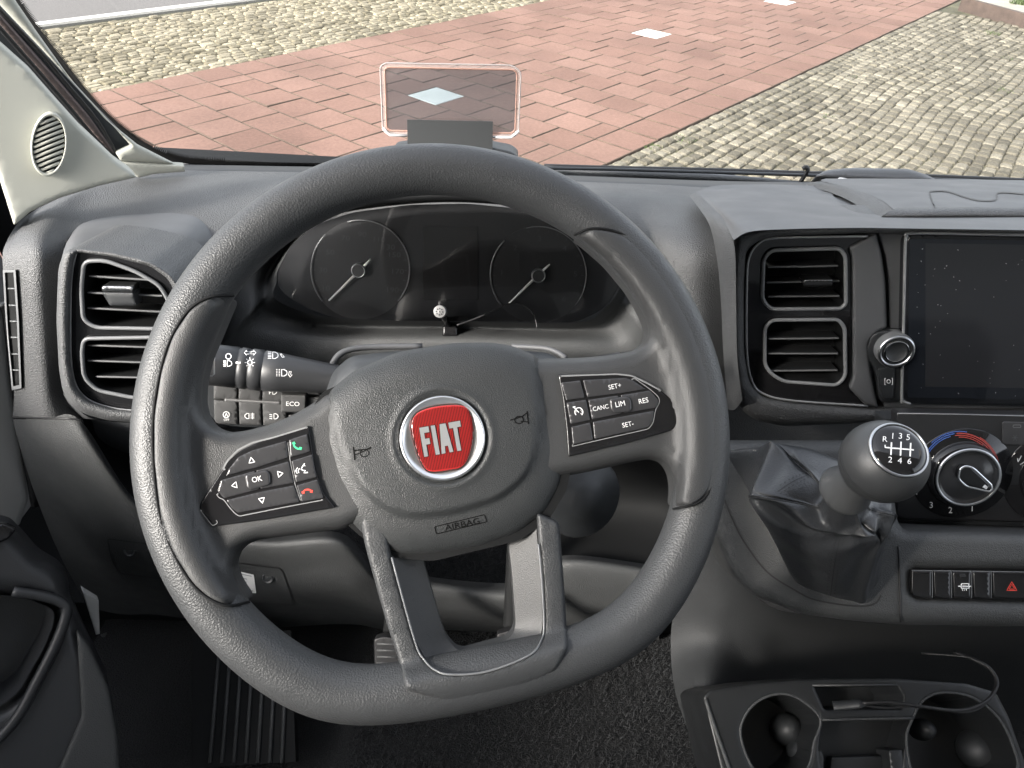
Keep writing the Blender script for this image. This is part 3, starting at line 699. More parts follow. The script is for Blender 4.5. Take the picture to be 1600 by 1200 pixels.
# ---------------------------------------------------------------- dashboard
dash = thing('dashboard', atY(np.array(800.), np.array(430.), .85), 'dark grey van dashboard with air vents, dials, touch screen and heater controls', 'dashboard')
def lf(name, grid, m, parent=dash, **kw):
    g = loft(grid, **{k: kw.pop(k) for k in ('ku', 'kv', 'closed') if k in kw}); o = mk(name, g, m, parent, **kw); return o, MeshSurf(*g)
body = [
 [(30, 344, .74), (10, 378, .705), (4, 410, .683), (14, 500, .668), (22, 600, .658), (20, 652, .652)],
 [(95, 305, .84), (72, 335, .76), (58, 390, .68), (66, 500, .655), (72, 600, .64), (72, 652, .63)],
 [(185, 277, .94), (150, 300, .86), (110, 390, .71), (112, 500, .69), (118, 600, .675), (128, 654, .65)],
 [(285, 266, .99), (260, 300, .88), (230, 380, .76), (225, 500, .73), (225, 600, .72), (225, 660, .71)],
 [(400, 268, .99), (390, 300, .89), (375, 380, .79), (360, 500, .75), (350, 600, .74), (340, 690, .73)],
 [(520, 270, .99), (515, 292, .91), (500, 340, .87), (500, 450, .86), (500, 560, .84), (480, 700, .80)],
 [(760, 278, .99), (760, 300, .92), (760, 345, .88), (760, 450, .87), (760, 560, .85), (760, 700, .80)],
 [(960, 286, .99), (960, 308, .90), (965, 360, .83), (970, 450, .80), (975, 540, .77), (980, 700, .74)],
 [(1040, 289, .99), (1040, 310, .89), (1058, 380, .77), (1075, 470, .735), (1085, 560, .72), (1085, 700, .71)],
 [(1110, 292, .99), (1110, 312, .90), (1132, 380, .77), (1145, 470, .75), (1150, 560, .74), (1150, 690, .73)],
 [(1300, 294, .99), (1300, 310, .92), (1300, 380, .82), (1300, 470, .80), (1300, 560, .78), (1300, 690, .76)],
 [(1660, 294, .99), (1660, 325, .92), (1660, 380, .82), (1660, 470, .80), (1660, 560, .78), (1660, 690, .76)]]
_, BODY = lf('dash_body', body, DASH, ku=6, kv=6)
# black cowl strip painting the dash's shadowed rear edge and the light edge line above it
ul = np.array([205, 285, 400, 560, 760, 960, 1140, 1300, 1480, 1660.]); vl = np.array([256, 256, 257.5, 259, 261, 264.5, 270, 275, 281, 288.])
dl_ = np.array([264, 266, 268, 271, 278, 286, 292, 294, 296, 298.])
lf('cowl_shade_strip', [[(u, d-9, 1.05), (u, d-7, 1.03), (u, d-3, 1.0), (u, d+2, .985)] for u, d in zip(ul, dl_)], RUB)
mk('cowl_edge', tube(atY(ul, vl, 1.09), .0026, 8), mat('cowl_trim', (.03, .033, .036), .35), dash)
lf('shelf_step', [[(u, d+2, .986), (u, d+9, .962), (u, d+11, .95), (u, d+26, .92)] for u, d in zip(ul[3:8], dl_[3:8])], DASHS)
# ---- left air vents
VPL = Plane(190, 500, .745, alpha=14, yaw=6)
pod = [(100, 392), (120, 388), (175, 394), (237, 408), (268, 427), (292, 460), (302, 520), (297, 600), (270, 655), (215, 661), (168, 657), (132, 647), (111, 635), (98, 612), (92, 575), (88, 500), (91, 420)]
bez = [(117, 394), (175, 401), (235, 416), (262, 435), (281, 470), (286, 540), (276, 610), (250, 641), (212, 642), (175, 638), (139, 626), (119, 605), (110, 562), (109, 470)]
mk('vent_pod', pillow(rnd(pod, 10), VPL, -.004, .012, 14, .11, holes=[rnd(bez, 10)], g=12), DASH, dash)
lid = [[(105, 376, .72), (102, 385, .675), (99, 393, .648), (97, 403, .640)], [(125, 347, .78), (122, 368, .70), (122, 384, .652), (121, 392, .644)], [(160, 334, .81), (165, 362, .72), (174, 388, .655), (175, 397, .644)],
       [(225, 328, .83), (232, 364, .73), (238, 400, .662), (238, 411, .648)], [(300, 325, .85), (296, 368, .75), (284, 420, .675), (282, 434, .662)], [(346, 332, .86), (334, 380, .78), (308, 450, .70), (302, 470, .69)]]
lf('vent_lid', lid, DASHS, ku=7)
lf('lid_side', [[(346, 332, .86), (334, 380, .78), (308, 450, .70), (300, 500, .70)], [(352, 340, .88), (345, 390, .82), (325, 460, .77), (310, 520, .76)]], DARKP)
mk('lid_seam', tube(atY(*np.array(cr([(104, 377, .712), (125, 347.5, .777), (158, 334, .807), (225, 328, .827), (300, 325, .847), (345, 331, .857)], 6)).T), .0009, 6), RUB, dash)
def vent(surf, bezel, cells, edge_w=2.2, slats=(), tabs=(), chrome=None, rot=0, n=0):
    q = surf
    root = mk('air_vent', pillow(rnd(bezel, 10), q, -.005, 0, 4, .02, holes=[rnd(c, 12) for c in cells], g=12), GLOSS, dash)
    if chrome: mk('chrome_line', [tube(q.at(*np.array(cr(l, 6)).T, -.003), r_, 8) for l, r_ in chrome], TRIMLINE, root)
    for c in cells:
        P = rnd(c, 12); PC = resamp(P, 5)
        mk('cell_rim', tube(q.at(PC[:, 0], PC[:, 1], -.002), .0022, 8, closed=True), GREYLINE, root)
        mk('cell_back', pillow(P, q.off(-.045), 0, 0, 3, .0), BLACK, root)
        mk('cell_wall', (lambda A, B, n: (np.vstack([A, B]), [[i, (i+1) % n, n+(i+1) % n, n+i] for i in range(n)]))(q.at(PC[:, 0], PC[:, 1], -.002), q.at(PC[:, 0], PC[:, 1], -.002)-q.n*.043, len(PC)), BLACK, root)
    for (u0, v0), (u1, v1) in slats:
        A, B = q.at(np.array([u0, u1]), np.array([v0, v1]), -.009); A2, B2 = A-q.n*.028-np.array([0, 0, .003]), B-q.n*.028-np.array([0, 0, .003]); t = np.array([0, 0, .0011])
        n1 = q.n*.0008
        V = np.array([A+t, B+t, B2+t, A2+t, A-t, B-t, B2-t, A2-t, A+n1, B+n1]); F = [[0, 1, 2, 3], [7, 6, 5, 4], [8, 9, 1, 0], [4, 5, 9, 8], [1, 5, 6, 2], [3, 7, 4, 0]]
        mk('slat', [(V, F), tube(np.array([A+n1, B+n1]), .0011, 6)], [mat_slat, SLAT_HI], root, smooth=False)
    for P, m in tabs: mk('slider_tab', pillow(rnd(P, 3), q.off(.002), 0, .003, 3, .016, g=6, step=3), m, root)
    return root
SLAT_HI = mat('slat_edge_highlight', (.10, .103, .106), .35)  # painted highlight: lighter colour along the front edge of each slat
mat_slat = mat('slat_plastic', (.02, .021, .022), .35)
c1 = [(131, 408), (165, 407), (212, 424), (250, 446), (266, 475), (262, 514), (150, 512), (130, 500), (127, 450)]
c2 = [(131, 529), (240, 527), (262, 532), (264, 580), (245, 616), (212, 622), (152, 610), (131, 590), (128, 550)]
vent(VPL, bez, [c1, c2], slats=[((140, 431), (234, 437)), ((138, 457), (254, 462)), ((138, 481), (256, 487)), ((138, 539), (256, 543)), ((138, 563), (256, 567)), ((151, 588), (250, 590))],
     tabs=[([(158, 449), (162, 446), (206, 447), (209, 450), (208, 456), (160, 455)], SATIN), ([(159, 456), (209, 457), (214, 478), (172, 478)], DARKP)],
     chrome=[([(119, 396), (113, 425), (110.5, 470), (111, 562), (120, 604), (140, 625), (175, 637), (212, 641), (250, 640)], .0010)])
# demister vent at the door end
dv = [(9, 421), (29, 421), (34, 500), (38, 605), (23, 608), (14, 520)]
DP = Plane(24, 510, .80, alpha=12, yaw=-32)
r_ = mk('side_vent', pillow(dv, BODY, .0035, 0, 2, .003, holes=[[(12, 425), (26, 425), (31, 500), (35, 600), (25, 602), (17, 520)]], g=10), GREYLINE, dash)
mk('vent_back', pillow(dv, BODY, .0012, 0, 2, 0), BLACK, r_)
for k, v in enumerate((450, 476, 501, 526, 552, 577)): mk('slat', tube(BODY.at(np.array([16+k*1.5, 27+k*1.3]), np.array([v, v+.5]), .0022), .0009, 6), GREYLINE, r_)
# ---- instrument cluster
CP = Plane(700, 430, .86, alpha=22, yaw=0)
gl = [(434, 425), (434, 448), (450, 464), (485, 484), (523, 496), (612, 501), (767, 502), (899, 504), (942, 484), (966, 452), (972, 425), (940, 370), (880, 340), (833, 328), (729, 318), (640, 320), (550, 332), (490, 352), (452, 385)]
GC = rnd(gl, 14)
CLU = mat('cluster_face', (.018, .0185, .02), .22, rvar=.05, vscale=30)
clu = mk('instrument_cluster', pillow(GC, CP, 0, 0, 4, .0, g=30), CLU, dash)
po = [(330, 600), (332, 540), (345, 470), (385, 390), (450, 330), (550, 296), (700, 282), (860, 298), (950, 335), (1005, 395), (1035, 470), (1040, 550), (1030, 620), (900, 580), (700, 566), (500, 580)]
A_ = cr(po, 8, True); n_ = len(A_)
GI = cr([(434, 470), (432, 440), (436, 418), (460, 380), (500, 347), (560, 328), (700, 316), (835, 326), (900, 346), (950, 385), (970, 425), (966, 455), (940, 486), (899, 504), (720, 502), (520, 496)], 8, True)
def sect(i):
    (u0, v0), (u1, v1) = A_[i], GI[i]; low = max(0, min(1, (v0-440)/120.))
    p1 = CP.at(np.array(u1), np.array(v1), -.001)
    out = []
    Y0 = .765-.045*low
    for f, dY, bulge in ((0, 0, 0), (.3, -.006, 0), (.62, .004, 0), (.85, .03, 0), (1., .06, 0)):
        p = atY(np.array(u0+(u1-u0)*f), np.array(v0+(v1-v0)*f), Y0+dY)
        if f == 1.: p = p1
        out.append(p)
    return out
lo_ = loft([[*map(list, sect(i))] for i in range(n_)], ku=1, kv=5, closed=True, Y=False)
mk('cluster_surround', lo_, KNEE, dash)
lf('cluster_hood', [[(u, v-26, .80), (u, v-14, .77), (u, v, .755), (u, v+10, .757), (u, v+16, .79)] for u, v in ((400, 402), (440, 352), (500, 322), (580, 305), (700, 297), (820, 303), (900, 322), (960, 352), (1000, 400))], DASHS, ku=8)
FACE = mat('dial_face', (.021, .0215, .023), .3); FNT = mat('faint_print', (.05, .052, .056), .5); RINGM = mat('dial_ring', (.22, .225, .23), .3, metal=.3)
for (u, v, r, tip, tail, nums) in ((563, 421, 78, (514, 469.5), (579, 405), [('10', 510, 450), ('30', 505, 422), ('50', 516, 394), ('70', 540, 372), ('90', 566, 366), ('110', 593, 374), ('130', 608, 386), ('150', 617, 398), ('170', 622, 424), ('190', 614, 453)]),
                                    (841, 429, 76, (795, 474), (859, 413), [('0', 797, 470), ('1', 784, 426), ('2', 805, 387), ('3', 843, 373), ('4', 882, 388), ('5', 899, 428), ('6', 881, 467)])):
    d = mk('dial', pillow(ring2(u, v, r, 48), CP.off(.001), 0, 0, 3, .001, g=24), FACE, clu)
    a0 = [(u+(r-1)*math.cos(R(t)), v+(r-1)*math.sin(R(t))) for t in range(140, 405, 5)]
    mk('dial_ring', [tube(CP.at(*np.array(a0[:18]).T, .004), .0008, 6), tube(CP.at(*np.array(a0[-30:]).T, .004), .0007, 6)], RINGM, clu)
    g = [text(s, CP, x, y, 8, -2, .0022, 1.25) for s, x, y in nums]
    for t in range(140, 401, 13):
        c, s = math.cos(R(t)), math.sin(R(t)); g.append(stroke([(u+(r-5)*c, v+(r-5)*s), (u+(r-9)*c, v+(r-9)*s)], 1.1, CP, .0022))
    mk('dial_print', g, FNT, clu)
    nd = mk('needle', [tube(CP.at(np.array([tip[0], u-6.5]), np.array([tip[1], v+6.8]), .009), [.0010, .0018], 8), tube(CP.at(np.array([u+6, tail[0]]), np.array([v-5.5, tail[1]]), .009), [.0017, .0010], 8)], mat('needle_white', (.88, .9, .88), .4), clu)
    cc = CP.at(np.array(u*1.), np.array(v*1.), .0); kk = np.linalg.norm(cc-CAM)/FOC*.95
    mk('needle_hub', lathe([(11.5*kk, .004), (11.5*kk, .011), (10.6*kk, .0122), (9.6*kk, .0122), (9.2*kk, .0112), (0, .0112)], cc, CP.n, 28), [SATIN], clu)
    mk('hub_cap', lathe([(9.4*kk, .0126), (0, .0126)], cc, CP.n, 28), DARKP, clu)
mk('cluster_display', pillow(rnd([(661, 354), (747, 354), (747, 469), (661, 469)], 3), CP.off(.0012), 0, 0, 2, .001), mat('display_dark', (.014, .0135, .014), .2), clu)
mk('cover_glass', pillow(GC, CP.off(.020), 0, 0, 4, 0, g=40), thin_glass('cover_glass', (.98, .98, .98), rough=.03), clu)
# ---- centre pod (vents, screen)
VPC = Plane(1260, 500, .80, alpha=12, yaw=-6)
sh_o = [(1146, 366), (1176, 357), (1370, 352), (1700, 358), (1700, 668), (1375, 660), (1225, 666), (1180, 657), (1157, 640), (1146, 600), (1142, 540), (1140, 450)]
sh_h = [(1166, 392), (1182, 378), (1212, 369), (1358, 364), (1700, 372), (1700.5, 640), (1358, 638), (1240, 629), (1192, 620), (1172, 600), (1163, 550), (1163, 440)]
mk('centre_pod', pillow(rnd(sh_o, 14), VPC, -.006, .012, 14, .10, holes=[rnd([(x if x < 1699 else 1688, y) for x, y in sh_h], 12)], g=14), DASH, dash)
lf('pod_side', [[(1077, 306, .87), (1094, 328, .79), (1110, 356, .735), (1121, 410, .71), (1127, 480, .70), (1130, 550, .69), (1137, 640, .69)], [(1082, 303, .874), (1104, 326, .787), (1124, 354, .715), (1136, 410, .672), (1139, 480, .666), (1141, 550, .662), (1148, 640, .66)],
                [(1087, 300, .879), (1113, 324, .789), (1135, 350, .709), (1148, 388, .650), (1150, 470, .642), (1152, 560, .638), (1160, 625, .637)]], DASH, ku=6)
top = [[(1086, 300, .88), (1112, 324, .79), (1134, 350, .71), (1146, 375, .653)], [(1105, 297, .89), (1130, 318, .79), (1155, 342, .70), (1172, 362, .648)], [(1195, 293, .90), (1210, 316, .80), (1225, 338, .71), (1232, 358, .648)],
       [(1290, 300, .90), (1305, 320, .80), (1325, 340, .71), (1340, 356, .648)], [(1330, 310, .88), (1360, 330, .78), (1400, 346, .69), (1420, 357, .648)], [(1560, 310, .88), (1590, 330, .78), (1640, 345, .69), (1700, 361, .648)]]
lf('pod_top', top, DASHS, ku=8)
# phone cradle scoop, storage lid and sensor cover on top
lf('tray_scoop', [[(1096, 297, .905), (1140, 305, .87), (1185, 299, .88)], [(1120, 290, .94), (1150, 298, .92), (1200, 294, .91)], [(1195, 288, .96), (1215, 294, .93), (1285, 301, .89)], [(1270, 290, .96), (1285, 298, .93), (1310, 308, .88)]], DASHS)
mk('scoop_recess', pillow(cr([(1184, 303), (1196, 294), (1230, 290), (1265, 295), (1287, 307), (1282, 312), (1240, 314), (1196, 311)], 5, True), Plane(1235, 300, 1.02, alpha=62), .006, .002, 4, .02, g=10), DARKP, dash)
lf('storage_bin', [[(1370, 349, .725), (1335, 318, .82), (1290, 298, .92), (1258, 290, .98)], [(1376, 342, .73), (1352, 312, .815), (1312, 292, .90), (1268, 285, .975)], [(1398, 327, .738), (1377, 312, .80), (1336, 295, .88), (1286, 283, .96)]], DASH)
lf('bin_front', [[(1374, 343, .73), (1379, 337, .727), (1396, 327, .738), (1408, 322, .76)], [(1462, 342, .728), (1462, 336, .724), (1462, 326, .735), (1462, 321, .76)], [(1600, 343, .728), (1600, 336, .724), (1600, 325, .735), (1600, 320, .76)], [(1700, 344, .728), (1700, 337, .724), (1700, 326, .735), (1700, 321, .76)]], DASH)
_, BT = lf('bin_lid', [[(1396, 327, .738), (1376, 312, .80), (1335, 295, .88), (1285, 283, .96), (1290, 279, .99)], [(1462, 326, .735), (1450, 312, .79), (1420, 296, .87), (1370, 283, .96), (1375, 279, .99)], [(1600, 325, .735), (1600, 312, .78), (1590, 298, .86), (1560, 285, .95), (1560, 281, .98)], [(1720, 326, .735), (1720, 313, .78), (1720, 300, .86), (1720, 288, .95), (1720, 284, .98)]], DASHS, ku=7, kv=6)
mk('lid_seam', [stroke(cr([(1461, 341), (1460, 326), (1453, 305), (1455, 300), (1480, 300), (1505, 308), (1530, 314), (1556, 313), (1560, 302), (1600, 304)], 4), 1.5, BT, .0012), stroke(cr([(1295, 294), (1318, 300), (1340, 311), (1345, 305), (1335, 302)], 4), 1.6, BT, .0012)], RUB, dash)
mk('sensor_cover', pillow(rnd([(1272, 276), (1290, 266), (1330, 262), (1420, 264), (1448, 273), (1474, 286), (1400, 284), (1300, 280)], 6), Plane(1370, 275, 1.10, alpha=50), .0, .012, 8, .03, g=10, step=4), DASHS, dash)
mk('alarm_light', pillow(rnd([(1303, 283), (1312, 277), (1325, 279), (1322, 285), (1306, 287)], 2), Plane(1312, 282, 1.06, alpha=50), .014, .002, 2, .006, g=5, step=3), PAPER, dash)
bzc = [(1168, 395), (1184, 380), (1213, 371), (1357, 366), (1322, 388), (1328, 400), (1330, 588), (1322, 606), (1357, 636), (1240, 628), (1194, 618), (1173, 598), (1165, 550), (1165, 440)]
c3 = [(1193, 405), (1205, 391), (1312, 388), (1321, 400), (1322, 474), (1314, 482), (1204, 483), (1191, 468)]
c4 = [(1195, 512), (1206, 500), (1310, 499), (1320, 512), (1321, 588), (1308, 602), (1224, 596), (1205, 584), (1195, 570)]
vent(VPC, bzc, [c3, c4], slats=[((1200, 417), (1309, 415)), ((1198, 441), (1311, 439)), ((1200, 463), (1311, 462)), ((1201, 529), (1310, 528)), ((1200, 552), (1309, 552)), ((1202, 579), (1308, 578))],
     tabs=[([(1253, 441), (1258, 437), (1297, 437), (1302, 440), (1300, 447), (1256, 448)], GLOSS), ([(1254, 440), (1258, 436), (1298, 436), (1302, 438), (1298, 440), (1258, 441)], SATIN)],
     chrome=[([(1356, 369), (1290, 370), (1212, 372), (1186, 380), (1171, 402), (1167, 440), (1167, 550), (1176, 598), (1195, 616), (1240, 626), (1356, 634)], .0014)])
mk('vent_side_panel', pillow(rnd([(1327, 386), (1369, 364), (1378, 400), (1383, 437), (1386, 512), (1372, 518), (1356, 536), (1360, 580), (1372, 637), (1352, 633), (1326, 606), (1333, 588), (1332, 400)], 5), VPC, -.004, .004, 6, .02, g=12), DASHS, dash)
mk('screen_surround', pillow(rnd([(1371, 364), (1430, 362), (1712, 368), (1712, 645), (1420, 640), (1380, 638), (1390, 512), (1388, 437), (1383, 400)], 4), VPC, -.012, .003, 4, .02, g=16), DASHS, dash)
# touch screen
scr = mk('touch_screen', pillow(rnd([(1414, 378), (1424, 364), (1712, 371), (1712, 638), (1420, 631), (1408, 619)], [6, 8, 2, 2, 8, 8]), VPC.off(.004), 0, .003, 4, .018, g=22), mat('screen_bezel', (.010, .011, .013), .12), dash)
mk('screen_edge', tube(VPC.at(*np.array(cr([(1700, 369), (1560, 366.5), (1428, 364.5), (1417, 371), (1414.5, 384), (1412, 500), (1409, 618), (1412, 627), (1422, 631)], 6)).T, .006), [.0016]*49, 8), TRIMLINE, scr)
mk('glass_panel', pillow(rnd([(1421, 373), (1700, 377), (1700, 626), (1418, 621)], 4), VPC.off(.0075), 0, 0, 2, 0, g=40), mat('screen_glass', (.012, .014, .018), .10, rvar=.05, vscale=25), scr)
mk('display_area', pillow([(1446, 380), (1700, 384), (1700, 608), (1446, 604)], VPC.off(.0078), 0, 0, 2, 0, g=40), mat('screen_display', (.022, .023, .026), .13, rvar=.05, vscale=25), scr)
du = []
for _ in range(42):
    u, v = rng.uniform(1425, 1598), rng.uniform(380, 620); a = rng.uniform(0, 6.3); l = rng.uniform(.5, 2.2); du.append(stroke([(u, v), (u+l*math.cos(a), v+l*math.sin(a))], rng.uniform(.5, 1.1), VPC, .0082))
mk('dust', du, mat('dust_grey', (.3, .3, .3), .9), scr, kind='stuff')
# volume knob and button
kp = VPC.at(np.array(1392.), np.array(540.), -.004); kk = np.linalg.norm(kp-CAM)/FOC*.96
mk('knob_housing', pillow(rnd([(1354, 545), (1360, 524), (1376, 516), (1412, 516), (1412, 628), (1374, 628), (1368, 580), (1356, 560)], 8), VPC.off(-.002), 0, .004, 4, .014, g=10), DARKP, dash)
kn = mk('volume_knob', lathe([(25.5*kk, 0), (25.5*kk, .015), (24.5*kk, .017)], kp, VPC.n, 36), GREYLINE, dash)
mk('knob_ring', lathe([(24.8*kk, .016), (24*kk, .0185), (22*kk, .0192), (19.5*kk, .0185), (19*kk, .016)], kp, VPC.n, 36), SATIN, kn)
mk('knob_face', lathe([(19.2*kk, .0165), (16.5*kk, .0165), (16*kk, .0185), (14.2*kk, .0185), (13.8*kk, .0178), (0, .0178)], kp, VPC.n, 36), DARKP, kn)
mk('knob_line', lathe([(16.6*kk, .0186), (15.2*kk, .0190), (14*kk, .0186)], kp, VPC.n, 36), CHROME, kn)
f = VPC.off(.0055)
g = [pillow(rnd([(1371, 577), (1376, 574), (1397, 571), (1399, 574), (1399, 590), (1397, 620), (1394, 623), (1381, 624), (1377, 619)], 2.5), VPC.off(.002), 0, .003, 2.5, .008, g=8, step=4)]; m = [DARKP]
for L in ([(1384, 591), (1382.5, 591), (1382.5, 601), (1384, 601)], [(1393, 591), (1394.5, 591), (1394.5, 601), (1393, 601)]): g.append(stroke(L, 1.2, f, 0)); m.append(WHITE)
g.append(stroke(ring2(1388.5, 596, 2.8, 14), 1.1, f, 0, True)); m.append(WHITE)
mk('screen_button', g, m, dash)
# ---- heater panel
HP = Plane(1500, 735, .70, alpha=24, yaw=-6)
mk('panel_gap', pillow([(1385, 655), (1712, 660), (1712, 835), (1405, 830), (1385, 810)], HP.off(-.012), 0, 0, 3, .03), DARKP, dash)
hp = mk('heater_panel', pillow(rnd([(1400, 647), (1404, 643), (1712, 650), (1712, 818), (1414, 812), (1400, 806)], 4), HP, 0, .003, 4, .012, g=22), mat('heater_black', (.018, .018, .019), .28, bump=('n', 1500, .1, .0002)), dash)
mk('panel_line', tube(HP.at(np.array([1402., 1500, 1712]), np.array([646., 647.5, 653]), .003), .0006, 6), GREYLINE, hp)
def dial_knob(u, v, full=True):
    k = np.linalg.norm(HP.at(np.array(u*1.), np.array(v*1.))-CAM)/FOC*.96; c = HP.at(np.array(u*1.), np.array(v*1.), .003)
    o = mk('heater_dial', [lathe([(65*k, 0), (64*k, .0015), (47*k, .0015), (46*k, .003), (44*k, .009), (41*k, .010)], c, HP.n, 56)], GLOSS, dash)
    mk('dial_ring', lathe([(41.5*k, .0095), (41*k, .0115), (38.5*k, .012), (37.5*k, .0105)], c+RT*2*k, HP.n, 48), SATIN, o)
    mk('dial_core', lathe([(38*k, .0105), (34*k, .0085), (33*k, .0085), (26*k, .011), (0, .0115)], c+RT*2*k, HP.n, 48), BTN, o)
    return o, c, k
o, c, k = dial_knob(1502, 740)
PF = HP.off(.021)
ptr = rnd([(1497, 748), (1500, 733), (1508, 728), (1520, 731), (1548, 757), (1550, 764), (1546, 768), (1510, 760)], 6)
mk('pointer', [pillow(ptr, PF, 0, .003, 4, .014, g=8, step=4), tube(PF.at(*resamp(ptr, 4).T, .0015), .0013, 8, closed=True), pillow([(1539, 757), (1544, 761), (1541, 765), (1535, 761)], PF.off(.003), 0, .0004, 1, .001)], [GLOSS, CHROME, WHITE], o)
pf = HP.off(.0052)
arc = lambda u, v, r, a0, a1: [(u+r*math.cos(R(t)), v+r*math.sin(R(t))) for t in np.linspace(a0, a1, 30)]
PRB = mat('dial_blue', (.06, .13, .42), .5); PRR = mat('dial_red', (.42, .06, .05), .5)  # ink colours of the dial arcs
for r, a0, a1, wq, mm in ((60, 185, 262, 1.6, PRB), (57, 190, 255, 1.4, PRB), (63, 225, 280, 1.3, PRB), (60, 265, 352, 1.8, PRR), (57, 262, 350, 1.5, PRR), (54, 268, 348, 1.3, PRR), (62, 300, 350, 1.3, PRR)): mk('dial_arc', stroke(arc(1500, 737, r, a0, a1), wq, pf, .0001), mm, o)
mk('dial_dot', stroke(ring2(1554, 725, 3.4), 1.4, pf, .0001, True), PRR, o)
for s_, x_, y_ in (('1', 1519, 794), ('2', 1485, 797), ('3', 1455, 789), ('4', 1431, 768)): mk('dial_numeral', text(s_, pf, x_, y_, 9.5, 0, .0001), WHITE, o)
o2, c2_, k2 = dial_knob(1652, 745)
for a_, b_, w_ in (((1592, 720), (1596, 712), 1.4), ((1594, 726), (1600, 722), 1.3), ((1590, 716), (1591, 722), 1.6)): mk('dial_mark', stroke([a_, b_], w_, pf, .0001), WHITE, o2)
g = [pillow(rnd([(1565, 660), (1568, 658), (1640, 660), (1640, 698), (1570, 696), (1565, 692)], 3), HP.off(.003), 0, .002, 3, .004, g=8, step=4), stroke(rnd([(1583, 664), (1595, 664), (1595, 668), (1583, 668)], 1.5), 1, HP.off(.0052), .0001, True)]
for t in (0, 60, 120): g.append(stroke([(1586-5*math.cos(R(t)), 684-5*math.sin(R(t))), (1586+5*math.cos(R(t)), 684+5*math.sin(R(t)))], .9, HP.off(.0052), .0001))
mk('snow_button', g, [BTN, GREYLINE, FNT, FNT, FNT], dash)
# ---- lower centre surface with the switch row
LP = Plane(1480, 900, .66, alpha=42, yaw=-4)
low = [(1085, 690), (1100, 760), (1113, 826), (1142, 895), (1178, 931), (1256, 960), (1330, 970), (1407, 976), (1712, 980), (1712, 836), (1412, 828), (1402, 815), (1385, 690)]
def base_low(u, v):
    s = sms(848, 822, np.asarray(v)+(np.asarray(u)-1400)*-.02)
    lst = np.clip((1250-np.asarray(u))/140, 0, 1.3)
    return -.055*s*sms(1380, 1420, np.asarray(u))*0-.02*lst
row = rnd([(1422, 894), (1428, 889), (1712, 892), (1712, 941), (1432, 932), (1422, 922)], [3, 4, 1, 1, 6, 6])
mk('centre_lower', pillow(rnd(low, 16), LP, -.012, .014, 20, .06, holes=[row], g=14, base=base_low), KNEE, dash)
lf('ledge', [[(1400, 828, .56), (1404, 838, .535), (1406, 850, .515), (1407, 870, .503)], [(1480, 830, .56), (1480, 840, .535), (1480, 851, .513), (1480, 870, .502)], [(1712, 836, .56), (1712, 846, .535), (1712, 857, .513), (1712, 876, .502)]], KNEE)
mk('panel_seam', tube(LP.at(*np.array(cr([(1404, 854), (1406, 900), (1407, 972)], 6)).T, .0025), .0008, 6), RUB, dash)
sw = mk('switch_row', pillow([(1415, 885), (1712, 888), (1712, 946), (1425, 938)], LP.off(-.006), 0, 0, 2, .01), BLACK, dash)
xs = [1423, 1457.5, 1487.5, 1519, 1549.5, 1612, 1650, 1700]
for i in range(len(xs)-1):
    a, b = xs[i]+.9, xs[i+1]-.9; t0 = 890.5+(a-1423)*.012
    P = [(a, t0), (b, t0+.5), (b, 936), (a+(1.5 if i else 0), 933.5+(0 if i else -2))]
    if i == 0: P = rnd(P, [3, 1, 1, 10])
    g = [pillow(P, LP, -.0005, .002, 5, .008, g=8, step=4)]; m = [GLOSS]; q = LP.off(.0018)
    if i == 2:
        g += [stroke([(1500, 897), (1507, 897), (1509, 900), (1500, 900)], 1., q, .0001, True), stroke([(1497, 916), (1517, 916)], 1.6, q, .0001), stroke(rnd([(1502, 912), (1514, 912), (1514, 919), (1502, 919)], 1), 1.3, q, .0001, True)]+[stroke([(x, 919), (x, 923)], 1., q, .0001) for x in (1504, 1507, 1510)]; m += [FNT, WHITE, WHITE]+[WHITE]*3
    if i == 4:
        tr = lambda r: [(1581+r*math.cos(R(d)), 918+r*math.sin(R(d))) for d in (-90, 30, 150)]
        g += [stroke(tr(9), 1.4, q, .0001, True), stroke(tr(5), 1.1, q, .0001, True)]; m += [RED, RED]
    mk('switch', g, m, sw)
    if i in (0, 1, 2, 3): mk('switch_edge', stroke([(b+.4, t0+1), (b+.4, 934)], .9, LP, .0018), GREYLINE, sw)
mk('switch_edge', stroke([(1424, 891), (1600, 893.5)], 1., LP, .0012), GREYLINE, sw)
# ---- boot recess
mk('boot_recess', stroke(cr([(1132, 781), (1146, 815), (1163, 847), (1198, 893), (1242, 922), (1270, 936), (1310, 944), (1349, 947), (1368, 942), (1376, 930)], 6), 2.2, MeshSurf(*pillow(rnd(low, 16), LP, -.012, .014, 20, .0, g=14, base=base_low)), .0006), RUB, dash)
# ---- console skirt under it, and the dark void between
lf('lower_fascia', [[(1060, 800, .62), (1060, 900, .60), (1048, 1000, .57), (1060, 1100, .49), (1112, 1215, .42)], [(1110, 826, .60), (1108, 930, .58), (1094, 1000, .556), (1090, 1085, .472), (1122, 1190, .415)], [(1150, 900, .55), (1142, 950, .565), (1136, 1005, .552), (1124, 1072, .485), (1128, 1150, .42)],
    [(1200, 945, .53), (1190, 980, .56), (1186, 1040, .55), (1180, 1085, .52), (1180, 1140, .50)], [(1256, 960, .52), (1256, 1000, .57), (1256, 1050, .58), (1260, 1090, .56), (1260, 1130, .55)], [(1407, 976, .51), (1407, 1010, .57), (1407, 1060, .58), (1407, 1100, .57), (1407, 1130, .56)], [(1720, 980, .51), (1720, 1020, .57), (1720, 1065, .58), (1720, 1120, .58), (1720, 1200, .57)]], mat('fascia_plastic', (.02, .0215, .023), .68, bump=('v', 800, .5, .0008)), ku=7)
